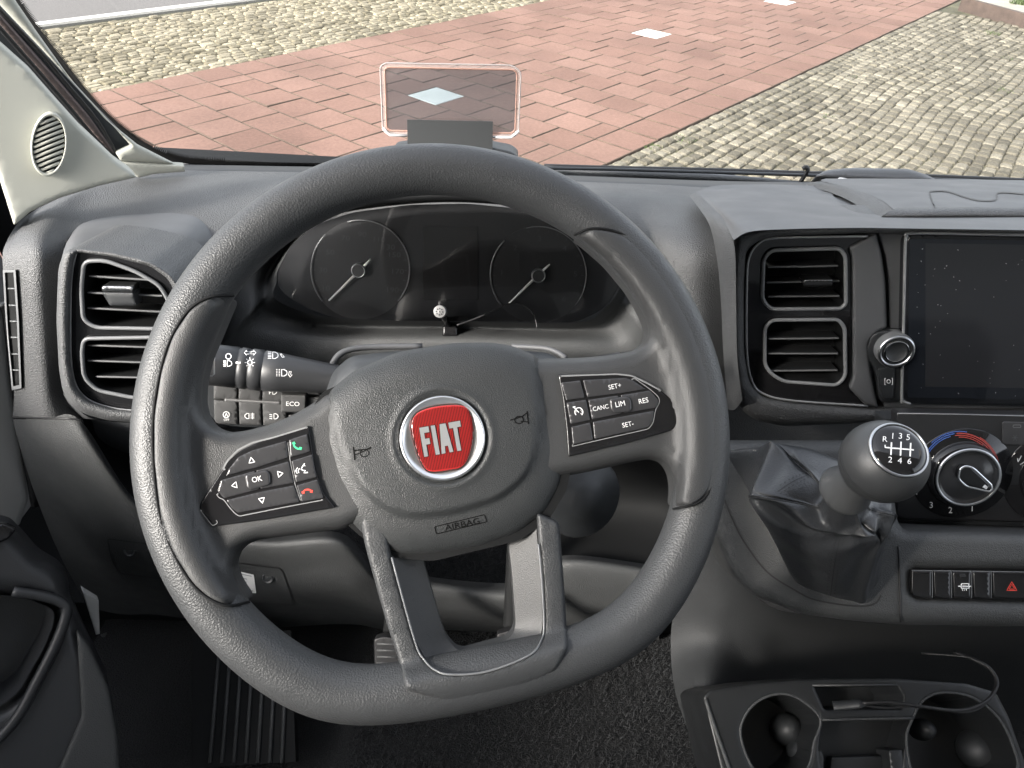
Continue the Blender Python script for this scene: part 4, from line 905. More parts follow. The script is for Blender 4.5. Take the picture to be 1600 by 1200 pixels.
# ---- knee panel
knee = [
 [(20, 655, .652), (29, 690, .642), (54, 770, .635), (95, 870, .64), (140, 950, .67)],
 [(72, 655, .625), (85, 700, .615), (120, 780, .61), (160, 870, .61), (190, 960, .66)],
 [(126, 657, .62), (150, 715, .60), (185, 800, .60), (220, 880, .61), (235, 960, .66)],
 [(215, 785, .62), (225, 800, .60), (245, 850, .60), (270, 900, .61), (280, 965, .66)],
 [(320, 828, .62), (325, 842, .60), (335, 880, .60), (345, 920, .61), (350, 975, .66)],
 [(420, 838, .62), (420, 852, .595), (425, 890, .595), (430, 930, .60), (430, 980, .66)],
 [(530, 832, .63), (532, 848, .595), (540, 885, .595), (545, 930, .60), (545, 975, .66)],
 [(590, 880, .65), (600, 900, .62), (610, 930, .61), (610, 960, .62), (610, 985, .68)],
 [(700, 905, .66), (700, 917, .63), (700, 940, .62), (700, 965, .63), (700, 985, .70)],
 [(820, 908, .66), (820, 925, .63), (820, 945, .62), (820, 970, .63), (820, 990, .70)],
 [(880, 868, .66), (880, 882, .63), (880, 930, .62), (880, 975, .63), (880, 995, .7)],
 [(1030, 884, .66), (1030, 896, .63), (1030, 930, .62), (1030, 975, .63), (1030, 1000, .7)]]
_, KS = lf('knee_panel', knee, KNEE, ku=7, kv=6)
mk('body_seam', tube(atY(*np.array(cr([(20, 652, .65), (60, 653, .628), (100, 654, .616), (128, 656, .618)], 5)).T), .0011, 6), RUB, dash)
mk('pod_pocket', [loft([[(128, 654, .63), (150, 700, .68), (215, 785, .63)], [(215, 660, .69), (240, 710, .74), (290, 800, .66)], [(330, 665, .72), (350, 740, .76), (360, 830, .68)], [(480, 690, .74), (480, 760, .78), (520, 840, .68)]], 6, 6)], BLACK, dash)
lf('pod_underside', [[(98, 614, .645), (110, 636, .65), (126, 655, .66), (150, 680, .70)], [(132, 648, .64), (140, 660, .65), (160, 690, .69), (200, 710, .72)], [(168, 658, .64), (180, 672, .65), (215, 700, .68), (260, 715, .72)], [(230, 662, .645), (240, 676, .655), (270, 702, .68), (320, 715, .72)]], DASHS)
for (P, su, sv) in (([(168, 841), (245, 851), (262, 905), (186, 895), (174, 870)], 203, 861), ([(335, 874), (440, 888), (452, 920), (460, 945), (350, 940)], 419, 903)):
    pp = rnd(P, 6); mk('cover_seam', stroke(pp, 1.6, KS, .0008, True), RUB, dash)
    c = KS.at(np.array([su]), np.array([sv]), .0)[0]; nn = CAM-c; nn[0] = 0; nn = nn/np.linalg.norm(nn)*.4+np.array([0, -.8, .2]); nn /= np.linalg.norm(nn)
    mk('screw', [lathe([(.0085, 0), (.0085, .002), (.0065, .0025), (.006, .0005), (.004, .001), (0, .0015)], c, nn, 20)], DARKP, dash)
lb = rnd([(352, 887), (397, 897), (401, 926), (356, 922)], 1)
g = [pillow(lb, KS, .0012, 0, 2, .001, g=12)]; m = [PAPER]; LG = mat('label_print', (.25, .26, .28), .7)
for k in range(6):
    y0 = 893+k*4.6; g.append(stroke([(364+k*.6, y0), (392+rng.uniform(-8, 3)+k*.6, y0+6)], 1.1 if k != 3 else 2.2, KS, .0016)); m.append(LG)
mk('sticker', g, m, dash, label='white paper sticker')
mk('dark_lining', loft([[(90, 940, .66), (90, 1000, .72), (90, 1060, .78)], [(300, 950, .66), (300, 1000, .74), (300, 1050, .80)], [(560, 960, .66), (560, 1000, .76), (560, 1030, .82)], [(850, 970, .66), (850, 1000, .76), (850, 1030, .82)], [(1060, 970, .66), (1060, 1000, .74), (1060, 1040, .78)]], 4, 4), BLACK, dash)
# cavity right of the column, ignition lock
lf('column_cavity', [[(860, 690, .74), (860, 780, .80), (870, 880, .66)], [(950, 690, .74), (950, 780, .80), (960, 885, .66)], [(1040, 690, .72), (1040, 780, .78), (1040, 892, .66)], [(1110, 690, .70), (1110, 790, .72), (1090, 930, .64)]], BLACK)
# ---- switch pad left of the wheel
SP = Plane(420, 610, .74, alpha=14, yaw=8)
sp = mk('switch_pad', pillow(rnd([(312, 592), (520, 592), (520, 672), (372, 667), (340, 662), (322, 640), (316, 600)], 8), SP, -.004, .002, 4, .03, g=16), DARKP, dash)
BC = [(333, 371), (371.8, 408), (409, 447), (449, 499)]
IC = SP.off(.0052)
for r in (0, 1):
    for k, (a, b) in enumerate(BC):
        y0, y1 = (580, 623.5) if r == 0 else (625, 662); sl = .035; t = lambda x: (x-333)*sl
        P = [(a+1, y0+t(a)), (b, y0+t(b)), (b+.8*r, y1+t(b)), (a+1+1.5*r, y1+t(a))]
        if k == 3 and r == 0: P = [(a+1, 600), (b, 603), (b, 617), (482, 616), (480, 614), (a+1, 612)]
        if k == 3 and r == 1: P = [(a+2, 648), (478, 649), (482, 640), (482, 620), (b, 620), (b, 668), (a+2, 668)]
        g = [pillow(rnd(P, 1.5 if not (r == 1 and k == 0) else [1, 1, 1, 9]), SP, .001, .003, 2, .008, g=12, step=5)]; m = [BTNM]
        def L(Q, wq=1.1, cl=False): g.append(stroke(Q, wq, IC, 0, cl)); m.append(WHITE)
        def lamp(u, v, fl=1, s=1.): L([(u-1*fl, v-4*s), (u-1*fl, v+4*s), (u+2*fl, v+4*s), (u+5*fl, v+2*s), (u+5.5*fl, v), (u+5*fl, v-2*s), (u+2*fl, v-4*s)], 1.1, True)
        if r == 0 and k == 2:
            lamp(427, 612)
            for q in range(3): L([(419.5+q, 607+q*3.2), (424, 606.5+q*3.2)], 1.)
            L([(420, 605), (421, 616)], 1.)
        if r == 1 and k == 0: L(ring2(353.5, 648, 4.8, 16), 1.1, True); L([(351.5, 651), (353.5, 645), (355.5, 651)], 1.1); g.append(text('OFF', IC, 354, 656, 3.6, 0, 0)); m.append(WHITE)
        if r == 1 and k == 1:
            lamp(388, 650, -1)
            for q in (-3, 0, 3): L([(391.5, 650+q), (397.5, 650+q)], .9)
            L([(394.5, 645), (394.5, 655)], .9)
        if r == 1 and k == 2:
            lamp(429, 650.5)
            for q in range(3): L([(421, 647.5+q*3), (425.5, 648.5+q*3)], 1.)
        mk('pad_switch', g, m, sp)
mk('pad_bar', pillow(rnd([(351, 622.5), (438, 627.5), (438, 632), (351, 627)], 1.5), SP.off(.004), 0, .003, 2, .006, g=8, step=4), mat('bar_grey', (.16, .16, .16), .4), sp)
mk('eco_switch', [pillow(rnd([(439, 616), (478, 617.5), (477, 644), (439, 644)], 2), SP.off(.008), 0, .002, 2, .012, g=10, step=4), text('ECO', SP.off(.0105), 457.5, 631, 6.6, -2, 0, 1.15)], [BTNM, WHITE], sp)
# ---------------------------------------------------------------- steering column and stalks
SC = Plane(690, 620, .66, alpha=40)
col = thing('steering_column', SC.P, 'dark plastic steering column shroud behind the wheel hub', 'steering column')
mk('shroud', pillow(rnd([(500, 640), (520, 580), (548, 556), (620, 548), (700, 545), (800, 546), (862, 552), (890, 575), (915, 640), (905, 740), (870, 830), (560, 830), (520, 740)], 14), SC, -.02, .03, 40, .08, g=14), DARKP, col)
mk('shroud_edge', [tube(atY(*np.array(cr([(516, 575, .62), (528, 556, .63), (548, 546, .64), (585, 542, .65), (660, 541, .66)], 6)).T), .0035, 8), tube(atY(*np.array(cr([(800, 541, .66), (850, 544, .65), (872, 551, .64), (884, 560, .63)], 6)).T), .003, 8)], DASHS, col)
lk = CAM+rays(915, 780)*.66
mk('ignition_lock', [lathe([(.040, -.06), (.040, -.006), (.036, 0), (.020, .001), (.018, .006), (.0, .006)], lk, np.array([.35, -.75, .45]), 32)], DARKP, col)
def stalk(name, A, B, rad, label):
    """A, B: (u, v, t) ends of the axis; rad: (fraction, radius) stations"""
    a = CAM+rays(*A[:2])*A[2]; b = CAM+rays(*B[:2])*B[2]
    P = [a+(b-a)*f for f, r in rad]; r = [r for f, r in rad]
    root = thing(name, b, label, 'control stalk')
    gm = tube(P, r, 36); mk('stalk_arm', gm, mat('stalk_plastic', (.028, .029, .031), .42, bump=('n', 1600, .2, .0003)), root)
    return root, MeshSurf(*gm), a, b
k1 = .70/FOC
rt, SS, a, b = stalk('light_stalk', (300, 566, .70), (575, 598, .74), [(0, 30*k1), (.02, 32.5*k1), (.245, 33*k1), (.25, 31.6*k1), (.262, 31.6*k1), (.267, 33*k1), (.305, 33*k1), (.31, 31.6*k1), (.322, 31.6*k1), (.327, 33.2*k1), (.385, 33.2*k1), (.39, 31.8*k1), (.396, 31.8*k1), (.40, 33*k1), (.5, 31*k1), (.7, 26*k1), (.9, 21*k1), (1, 17*k1)], 'black lights and indicator stalk with white symbols left of the wheel hub')
g = []
def L(Q, wq=1.2, cl=False): g.append(stroke(Q, wq, SS, .0003, cl))
def dl(u, v, s=1.): L([(u, v-5*s), (u, v+5*s), (u+4*s, v+5*s), (u+8*s, v+2.5*s), (u+8.5*s, v), (u+8*s, v-2.5*s), (u+4*s, v-5*s)], 1.2, True)
L(ring2(357, 557, 4.2, 16), 1.4, True); dl(355, 568, .85)
for q in range(4): L([(349, 564.2+q*2.6), (353, 564.2+q*2.6)], 1.5)
L([(368, 566.5), (375.5, 567)], 3.)
for e, x in ((-1, 389.5), (1, 392)): L([(x, 549.7), (x+e*4, 549.7), (x+e*4, 547.6), (x+e*8, 551.5), (x+e*4, 555.2), (x+e*4, 553.4), (x, 553.4)], 1., True)
L(ring2(390.5, 566.5, 3.6, 16), 1.3, True)
for t in range(-90, 270, 45): L([(390.5+5.4*math.cos(R(t)), 566.5+5.4*math.sin(R(t))), (390.5+8*math.cos(R(t)), 566.5+8*math.sin(R(t)))], 1.1)
dl(426, 555.5); dl(440, 582.5)
for q in range(5): L([(418.5, 550.5+q*2.4), (424, 550.5+q*2.4)], 1.); L([(431.5, 577.5+q*2.4), (433.5, 577.5+q*2.4)], 1.); L([(435.5, 577.5+q*2.4), (437.5, 577.5+q*2.4)], 1.)
L([(437.5, 553.5), (440, 551.8), (444, 558.5), (441, 558.5), (438.5, 555)], 1., True); L([(452, 580.5), (455, 580.5), (454, 585), (456.5, 585.5), (453.5, 589), (451, 586)], 1., True)
mk('stalk_print', g, WHITE, rt)
mk('stalk_mark', stroke([(335, 557), (335, 584), (332, 587), (321, 587)], 2.4, SS, .0003), SATIN, rt)
rt2, _, _, _ = stalk('wiper_stalk', (1040, 557, .72), (860, 578, .76), [(0, 15*k1), (.22, 15*k1), (.225, 13.6*k1), (.235, 13.6*k1), (.24, 15.5*k1), (.36, 15.5*k1), (.365, 14*k1), (.375, 14*k1), (.38, 15.5*k1), (.6, 14*k1), (1, 9*k1)], 'grey wiper stalk just showing above the right spoke')
# ---------------------------------------------------------------- gear lever
lever = thing('gear_lever', CAM+rays(1300, 860)*.62, 'gear lever with round black knob, shift pattern cap and wrinkled leatherette boot', 'gear lever')
kc = CAM+rays(1380, 721)*.50; kd = rays(1380, 721); kd = kd/np.linalg.norm(kd); k = .50/FOC*.925
dirp = (RT*.80+UP*.60); th = R(31); kn_ = -kd*math.cos(th)+dirp*math.sin(th); kn_ /= np.linalg.norm(kn_)
prof = [(0, 51), (45, 51)]+[(70*math.cos(a), 70*math.sin(a)*.98) for a in np.linspace(R(48.5), R(-2), 14)]+[(69.2, -3.4), (69.6, -5)]+[(69.8*math.cos(a), 69.8*math.sin(a)) for a in np.linspace(R(-6), R(-58), 12)]+[(35.5, -64), (34, -74), (33.5, -86)]
KM = mat('knob_plastic', (.030, .0315, .033), .42, bump=('n', 1500, .35, .0004))
mk('knob', lathe([(r*k, h*k) for r, h in prof], kc, kn_, 64), KM, lever)
mk('collar', lathe([(r*k, h*k) for r, h in [(34, -80), (33.5, -90), (35, -108), (40, -126), (47, -140), (48.5, -146), (48, -149), (43, -151), (38, -150)]], kc, kn_, 48), mat('collar_plastic', (.06, .062, .064), .36, bump=('n', 1500, .25, .0003)), lever)
cp = mk('cap', lathe([(r*k, h*k) for r, h in [(44, 52), (41, 55.5), (32, 58.5), (16, 60.6), (0, 61.2)]], kc, kn_, 48), mat('cap_black', (.012, .012, .013), .06), lever)
mk('cap_ring', lathe([(r*k, h*k) for r, h in [(48, 50), (47.6, 53), (46, 55), (44, 54.6), (43.5, 51)]], kc, kn_, 48), SATIN, lever)
class Cap(Plane): pass
CPn = Plane(0, 0, 1, n=kn_); CPn.P = kc+kn_*61.4*k
f = lambda L, wq=2.2: stroke(L, wq, CPn, 0)
g = [f([(1383, 695), (1383, 699), (1428, 703)]), f([(1393, 691), (1392, 711)], 2.4), f([(1408, 690), (1407, 712)], 2.4), f([(1423, 692), (1422, 713)], 2.4)]
g += [text('R', CPn, 1383, 686, 8.5, -4, 0, 1.1)]+[text(s, CPn, u, v, 9, -4, 0, 1.1) for s, u, v in (('1', 1395, 681), ('3', 1407, 681), ('5', 1419, 683), ('2', 1391, 718), ('4', 1406, 719.5), ('6', 1421, 720.5))]
mk('shift_pattern', g, WHITE, cp)
rings = [
 [(1296, 752, .552), (1288, 770, .55), (1296, 788, .547), (1315, 797, .545), (1335, 790, .545), (1343, 772, .548), (1334, 754, .552), (1314, 746, .554)],
 [(1290, 764, .575), (1280, 790, .57), (1290, 816, .565), (1318, 828, .56), (1346, 819, .56), (1357, 795, .57), (1346, 770, .58), (1318, 756, .585)],
 [(1264, 738, .585), (1250, 785, .572), (1268, 826, .565), (1314, 842, .56), (1362, 832, .56), (1376, 800, .57), (1362, 765, .59), (1312, 738, .592)],
 [(1232, 712, .60), (1205, 778, .580), (1238, 822, .575), (1308, 848, .570), (1372, 832, .570), (1392, 802, .578), (1376, 764, .605), (1308, 722, .605)],
 [(1207, 690, .612), (1170, 778, .590), (1215, 832, .582), (1304, 868, .578), (1375, 850, .582), (1400, 806, .590), (1384, 766, .625), (1304, 716, .62)],
 [(1190, 696, .63), (1188, 806, .612), (1226, 862, .604), (1300, 900, .60), (1364, 886, .606), (1392, 826, .612), (1384, 768, .64), (1290, 714, .64)],
 [(1165, 702, .645), (1212, 850, .632), (1240, 898, .626), (1298, 922, .624), (1352, 922, .63), (1380, 866, .634), (1380, 772, .655), (1284, 714, .655)],
 [(1138, 706, .665), (1222, 868, .652), (1247, 912, .648), (1300, 932, .648), (1350, 943, .650), (1374, 902, .655), (1374, 780, .67), (1280, 714, .67)]]
Bq = np.array(rings, float); Bq = CAM+rays(Bq[..., 0], Bq[..., 1])*Bq[..., 2:3]
V, F = loft(Bq, 7, 9, closed=False, Y=False) if False else (None, None)
def sharp(r, e=.16):
    out = []; n = len(r)
    for q in range(n):
        if q in (0, 1, 4, 5): out += [r[q]+(r[q-1]-r[q])*e, r[q], r[q]+(r[(q+1) % n]-r[q])*e]
        else: out.append(r[q])
    return np.array(out)
A_ = np.array([cr(sharp(r, .16 if q_ < 5 else .34), 7, True) for q_, r in enumerate(Bq)]); B_ = np.array([cr(A_[:, j], 9) for j in range(A_.shape[1])]); B_ = np.swapaxes(B_, 0, 1)
m_, n_ = B_.shape[:2]
cen = B_.mean(1, keepdims=True); outw = B_-cen; outw /= np.linalg.norm(outw, axis=2, keepdims=True)+1e-9; outw = outw*.6-rays(1300, 800)*.5
jj = np.arange(n_)/n_*2*np.pi; ii = np.linspace(0, 1, m_)[:, None]
bmp = lambda a, b: np.sin(np.pi*np.clip((ii-a)/(b-a), 0, 1))
wr = .0042*np.sin(jj*4+1.6*np.sin(jj*2)+5*ii)*bmp(.06, .62)+.0030*np.sin(20*ii+2.2*np.sin(3*jj)+jj)*bmp(.10, .6)+.0014*np.sin(jj*9-6*ii)*bmp(.3, 1)+.0012*np.sin(jj*15+22*ii+np.sin(jj*4)*2)*bmp(.05, .7)
B_ = B_+outw*wr[..., None]
F = [[i*n_+j, i*n_+(j+1) % n_, (i+1)*n_+(j+1) % n_, (i+1)*n_+j] for i in range(m_-1) for j in range(n_)]
bm_ = (B_.reshape(-1, 3), F)
bo = mk('boot', bm_, BOOT, lever); BSF = MeshSurf(*bm_)
g = []
for off in (-6, 6):
    L = cr([(1312+off, 842), (1306+off, 868), (1301+off, 900), (1298+off, 930)], 12)
    for a in range(0, len(L)-2, 2): g.append(stroke([L[a], L[a]+(L[a+1]-L[a])*.7], 1.3, BSF, .0006))
    L = cr([(1262+off*.3, 742+off*.6), (1240, 752+off), (1215, 768+off)], 8)
    for a in range(0, len(L)-2, 2): g.append(stroke([L[a], L[a]+(L[a+1]-L[a])*.7], 1.2, BSF, .0006))
g.append(stroke(cr([(1312, 842), (1306, 868), (1301, 900), (1298, 930)], 6), 1.0, BSF, .0004))
g.append(stroke(cr([(1262, 742), (1240, 752), (1215, 768)], 6), 1.0, BSF, .0004))
mk('stitching', g, RUB, bo)
# ---------------------------------------------------------------- console with cup holders
KP = Plane(1340, 1130, .80, alpha=62, yaw=-2)
cons = thing('centre_console', KP.P, 'low black console with two cup holders and a phone slot', 'console')
co = rnd([(1098, 1088), (1108, 1078), (1180, 1067), (1260, 1061), (1400, 1060), (1510, 1068), (1556, 1082), (1576, 1120), (1604, 1200), (1612, 1260), (1140, 1260), (1118, 1170)], 6)
cupL = cr([(1157, 1150), (1166, 1115), (1190, 1092), (1222, 1084), (1252, 1094), (1282, 1124), (1272, 1160), (1262, 1200), (1225, 1225), (1180, 1205)], 4, True)
cupR = cr([(1416, 1160), (1428, 1118), (1445, 1092), (1475, 1082), (1520, 1090), (1560, 1122), (1582, 1165), (1588, 1205), (1540, 1235), (1440, 1225)], 4, True)
slot = rnd([(1272, 1072), (1400, 1071), (1411, 1088), (1408, 1108), (1288, 1109)], 4)
tray = rnd([(1284, 1126), (1426, 1123), (1412, 1170), (1405, 1250), (1290, 1250), (1280, 1170)], 3)
CONS = mat('console_plastic', (.013, .014, .015), .42, bump=('n', 1300, .3, .0004), rvar=.06, vscale=20)
mk('console_top', pillow(co, KP, -.003, .003, 6, .12, holes=[cupL, cupR, slot, tray], g=14), CONS, cons)
def well(name, poly, depth, taper=.85, m=CONS):
    P = resamp(poly, 5); A = KP.at(P[:, 0], P[:, 1], -.003); c = A.mean(0); B = c+(A-c)*taper-KP.n*depth; n = len(P)
    return mk(name, (np.vstack([A, B, [c-KP.n*depth]]), [[i, (i+1) % n, n+(i+1) % n, n+i] for i in range(n)]+[[n+i, n+(i+1) % n, 2*n] for i in range(n)]), m, cons, smooth=False)
well('cup_holder', cupL, .075); well('cup_holder', cupR, .075); well('phone_slot', slot, .05, .8, DARKP); well('tray', tray, .035, .92)
for P in (cupL, cupR): 
    q = resamp(P, 5); mk('cup_rim', tube(KP.at(q[:, 0], q[:, 1], -.0015), .0016, 8, closed=True), KNEE, cons)
def blob(name, u, v, t, rx, ry, m, par, rot=0):
    c = CAM+rays(u, v)*t; r = rx/FOC*t; pr = [(r*math.sin(a), r*ry/rx*-math.cos(a)) for a in np.linspace(.02, math.pi-.02, 14)]
    return mk(name, lathe(pr, c, np.array([.2*rot, -.4, .9]), 24), m, par)
for u, v, t, rx, ry in ((1228, 1140, .86, 24, 34), (1252, 1175, .84, 22, 30), (1440, 1140, .84, 16, 30), (1528, 1172, .85, 30, 34)): blob('grip_fin', u, v, t, rx, ry, DARKP, cons)
mk('console_edge', tube(KP.at(*np.array(cr([(1102, 1092), (1118, 1140), (1150, 1230)], 6)).T, .001), .0022, 8), KNEE, cons)
mk('console_edge', tube(KP.at(*np.array(cr([(1284, 1125), (1350, 1123.5), (1427, 1122)], 4)).T, .0005), .0014, 8), KNEE, cons)
mk('console_edge', tube(KP.at(*np.array([(1270., 1071), (1402, 1070)]).T, .0005), .0012, 8), KNEE, cons)
mk('tray_insert', [pillow(rnd([(1298, 1182), (1395, 1180), (1400, 1250), (1292, 1250)], 3), KP.off(-.025), 0, .003, 4, .008, g=12), pillow(rnd([(1266, 1172), (1284, 1172), (1288, 1184), (1284, 1250), (1262, 1250)], 3), KP.off(-.004), 0, .003, 3, .03, g=8), pillow(rnd([(1388, 1172), (1410, 1170), (1420, 1250), (1396, 1250)], 3), KP.off(-.004), 0, .003, 3, .03, g=8)], CONS, cons)
# ---------------------------------------------------------------- usb cable
cbl = thing('charging_cable', CAM+rays(1340, 1100)*.78, 'thin black charging cable looped over the right cup holder', 'cable')
pt = lambda L, t: np.array([CAM+rays(u, v)*(t if len(q) == 0 else q[0]) for u, v, *q in cr(L, 6)])
pt = lambda L: np.array([CAM+rays(u, v)*q for u, v, q in cr(L, 6)])
mk('cord', tube(pt([(1348, 1099, .775), (1390, 1097, .77), (1440, 1104, .765), (1500, 1110, .765), (1540, 1096, .77), (1558, 1070, .78), (1548, 1046, .79), (1525, 1032, .80), (1490, 1019, .82)]), .0019, 8), RUB, cbl)
mk('cord', tube(pt([(1340, 1101, .778), (1385, 1106, .774), (1440, 1103, .768), (1500, 1113, .768), (1534, 1104, .772), (1554, 1076, .78), (1552, 1052, .79), (1530, 1036, .80), (1505, 1026, .81), (1440, 1021, .84)]), .0013, 8), RUB, cbl)
mk('plug', tube(pt([(1302, 1103, .79), (1322, 1101.5, .785), (1344, 1099.5, .778), (1354, 1099, .776)]), [.006]*13+[.005, .004, .0032, .003, .0028, .0026][:6], 12, sq=.6), DARKP, cbl)
# ---------------------------------------------------------------- driver's door
DPn = Plane(80, 1000, .84, alpha=34, yaw=42)
door = thing('door', DPn.P, 'black door trim with a deep pull handle at the lower left', 'door')
dp_ = rnd([(-80, 800), (0, 814), (14, 818), (34, 838), (60, 868), (92, 886), (106, 905), (112, 940), (138, 1000), (168, 1060), (182, 1130), (188, 1230), (-80, 1260)], 10)
DOORM = mat('door_plastic', (.028, .0295, .032), .42, bump=('v', 900, .3, .0005))
rec = rnd([(-70, 930), (0, 930), (40, 934), (84, 952), (84, 972), (70, 1010), (30, 1080), (0, 1104), (-70, 1110)], 12)
mk('door_panel', pillow(dp_, DPn, -.03, .03, 34, .05, holes=[rec], g=12), DOORM, door)
q = resamp(rec, 5); A = DPn.at(q[:, 0], q[:, 1], -.001); c = A.mean(0); B = c+(A-c)*.85-DPn.n*.05; n = len(q)
mk('pull_handle', (np.vstack([A, B, [c-DPn.n*.05]]), [[i, (i+1) % n, n+(i+1) % n, n+i] for i in range(n)]+[[n+i, n+(i+1) % n, 2*n] for i in range(n)]), DOORM, door, smooth=False)
mk('handle_rim', tube(DPn.at(*np.array(cr([(20, 924), (70, 932), (97, 942), (104, 955), (92, 995), (60, 1060), (20, 1130), (-40, 1190)], 6)).T, .002), [.006]*43, 10), DOORM, door)
mk('window_switch', pillow(rnd([(-40, 812), (10, 818), (26, 826), (14, 842), (-40, 866)], 5), DPn, .002, .004, 4, .01, g=8), GLOSS, door)
mk('door_pocket', pillow(rnd([(120, 985), (140, 1010), (170, 1075), (184, 1150), (188, 1230), (80, 1230), (128, 1120)], 6), DPn.off(.004), 0, .004, 8, .01, g=10), KNEE, door)
DU = Plane(20, 700, .95, alpha=5, yaw=60)
mk('upper_trim', pillow(rnd([(-60, 470), (-4, 474), (6, 490), (18, 600), (36, 720), (44, 780), (30, 822), (-60, 822)], 6), DU, -.004, .006, 10, .02, g=14), SHELL, door)
mk('door_seal', tube(DU.at(*np.array(cr([(4, 474), (12, 500), (24, 600), (42, 710), (56, 790)], 6)).T, .0), .006, 8), RUB, door)
# ---------------------------------------------------------------- footwell: sill, mat, carpet, pedals
sheet('footwell_floor', [(-.7, .1), (1.3, .1), (1.3, 1.15), (-.7, 1.15)], -.004, CARPET, kind='structure')
fp = lambda u, v, z=0.: atZ(np.array(u*1.), np.array(v*1.), z)
mk('kick_panel', loft([[(120, 900, .70), (150, 1000, .70), (190, 1100, .62), (200, 1220, .55)], [(165, 900, .72), (200, 1000, .74), (240, 1110, .64), (250, 1230, .56)], [(300, 900, .74), (290, 1000, .78), (300, 1100, .70), (310, 1230, .6)]], 6, 6), DARKP, label='dark kick panel beside the door at the far lower left', category='trim panel')
mk('sill_strip', [tube(np.array([atY(u, v, Y) for u, v, Y in cr([(162, 990, .66), (176, 1040, .62), (184, 1110, .58), (188, 1230, .53)], 6)]), .005, 8)], KNEE, label='long dark sill strip curving down beside the door', category='sill strip')
mk('panel_edge', tube(np.array([atY(u, v, Y) for u, v, Y in cr([(262, 985, .72), (256, 1040, .68), (240, 1120, .60), (230, 1230, .54)], 6)]), .003, 8), KNEE, label='thin curved trim edge left of the ribbed footrest', category='trim edge')
mk('pillar_gap', pillow([(128, 922), (154, 938), (156, 990), (150, 992)], Plane(140, 960, .92, alpha=10, yaw=40), 0, .002, 2, .01, g=6), SHELL, label='small grey metal patch showing between door and dashboard', category='door frame')
fr_ = thing('footrest', fp(380, 1110), 'ribbed black footrest left of the pedals', 'footrest')
RP = Plane(380, 1110, 1.06, alpha=66)
mk('plate', pillow([(300, 985), (455, 985), (462, 1190), (300, 1200)], RP, 0, 0, 3, .02), BLACK, fr_)
for i in range(7):
    u = 344+i*17.5; mk('rib', tube(RP.at(np.array([u, u-16+i*1.2]), np.array([1000., 1192]), .002), .0028, 6), KNEE, fr_)
FV = []; FF = []
for _ in range(45000):
    x, y = rng.uniform(-.22, .46), rng.uniform(.33, 1.0)
    a = rng.uniform(0, 6.28); l = rng.uniform(.003, .008); h = rng.uniform(.003, .011); n = len(FV); wx, wy = math.cos(a)*.0007, math.sin(a)*.0007; b2 = rng.uniform(0, 6.28)
    FV += [(x-wx, y-wy, 0), (x+wx, y+wy, 0), (x+l*math.cos(b2), y+l*math.sin(b2), h)]; FF.append([n, n+1, n+2])
mk('carpet_pile', (np.array(FV), FF), mat('carpet_fibre', (.024, .026, .028), .9, var=.8, vscale=420), smooth=False, kind='stuff')
for nm, poly, t, lab in (('clutch_pedal', [(584, 998), (600, 994), (630, 998), (640, 1060), (586, 1060)], .92, 'ribbed clutch pedal left of the lower spokes'), ('brake_pedal', [(776, 990), (800, 984), (850, 986), (850, 1040), (778, 1040)], .94, 'brake pedal glimpsed between the lower spokes')):
    PQ = Plane(poly[0][0], poly[0][1], t, alpha=35); pr = thing(nm, PQ.P, lab, 'pedal')
    mk('pedal_pad', pillow(rnd(poly, 5), PQ, 0, .003, 3, .012, g=10), RUB, pr)
    mk('pedal_arm', tube(np.array([PQ.P-PQ.n*.02+RT*.02, PQ.P-PQ.n*.05+RT*.02+np.array([0, .12, .06]), PQ.P+RT*.02+np.array([0, .22, .22])]), .012, 8), BLACK, pr)
    for i in range(5):
        y = poly[0][1]+8+i*10; mk('rib', tube(PQ.at(np.array([poly[0][0]+5., poly[2][0]-3]), np.array([y, y+1.]), .003), .0014, 6), KNEE, pr)
# ---------------------------------------------------------------- pillars and windscreen
TP = Plane(100, 220, .80, alpha=8, yaw=34)
pil = thing('pillar_trim', TP.P, 'pale grey front pillar trim with a round tweeter speaker', 'pillar trim')
mk('lower_trim', pillow(rnd([(-80, 0), (0, 68), (45, 108), (87, 156), (125, 198), (155, 226), (180, 250), (207, 269), (214, 277), (156, 290), (94, 309), (47, 331), (22, 352), (0, 282), (-80, 60)], 3), TP, -.006, .006, 8, .03, g=12), BEIGE, pil)
SPK = TP.off(.010)
el = lambda rx, ry, du=0, dv=0: [(76.5+du+rx*math.cos(a)+ry*.10*math.sin(a)*-1, 226+dv+ry*math.sin(a)+rx*.12*math.cos(a)) for a in np.linspace(0, 2*math.pi, 40, endpoint=False)]
sp_ = mk('tweeter', pillow(el(28, 50), SPK, -.001, .002, 3, .016, holes=[el(25, 44.5)], g=6, step=3), BEIGE, pil)
mk('grille_back', pillow(el(25, 44.5), SPK.off(-.007), 0, 0, 3, 0), DARKP, sp_)
for i in range(11):
    v0 = 188+i*8.1; L = [(x, v0-(x-76.5)*.40) for x in np.arange(46, 108, 1.)]; P = np.array(el(25, 44.5)); L = [p for p, kx in zip(L, inside(np.array(L), P)) if kx]
    if len(L) > 6: mk('slat', tube(SPK.at(np.array([L[0][0], L[-1][0]]), np.array([L[0][1], L[-1][1]]), -.002), .0016, 6), BEIGE, sp_)
AP = Plane(120, 130, .86, alpha=-12, yaw=30)
mk('seal_band', pillow(rnd([(-60, -50), (0, 10), (85, 100), (150, 170), (207, 227), (196, 262), (178, 248), (125, 199), (60, 132), (0, 69), (-60, 10)], 2), AP.off(-.02), 0, 0, 3, .01), mat('seal_dark', (.035, .04, .045), .5), pil)
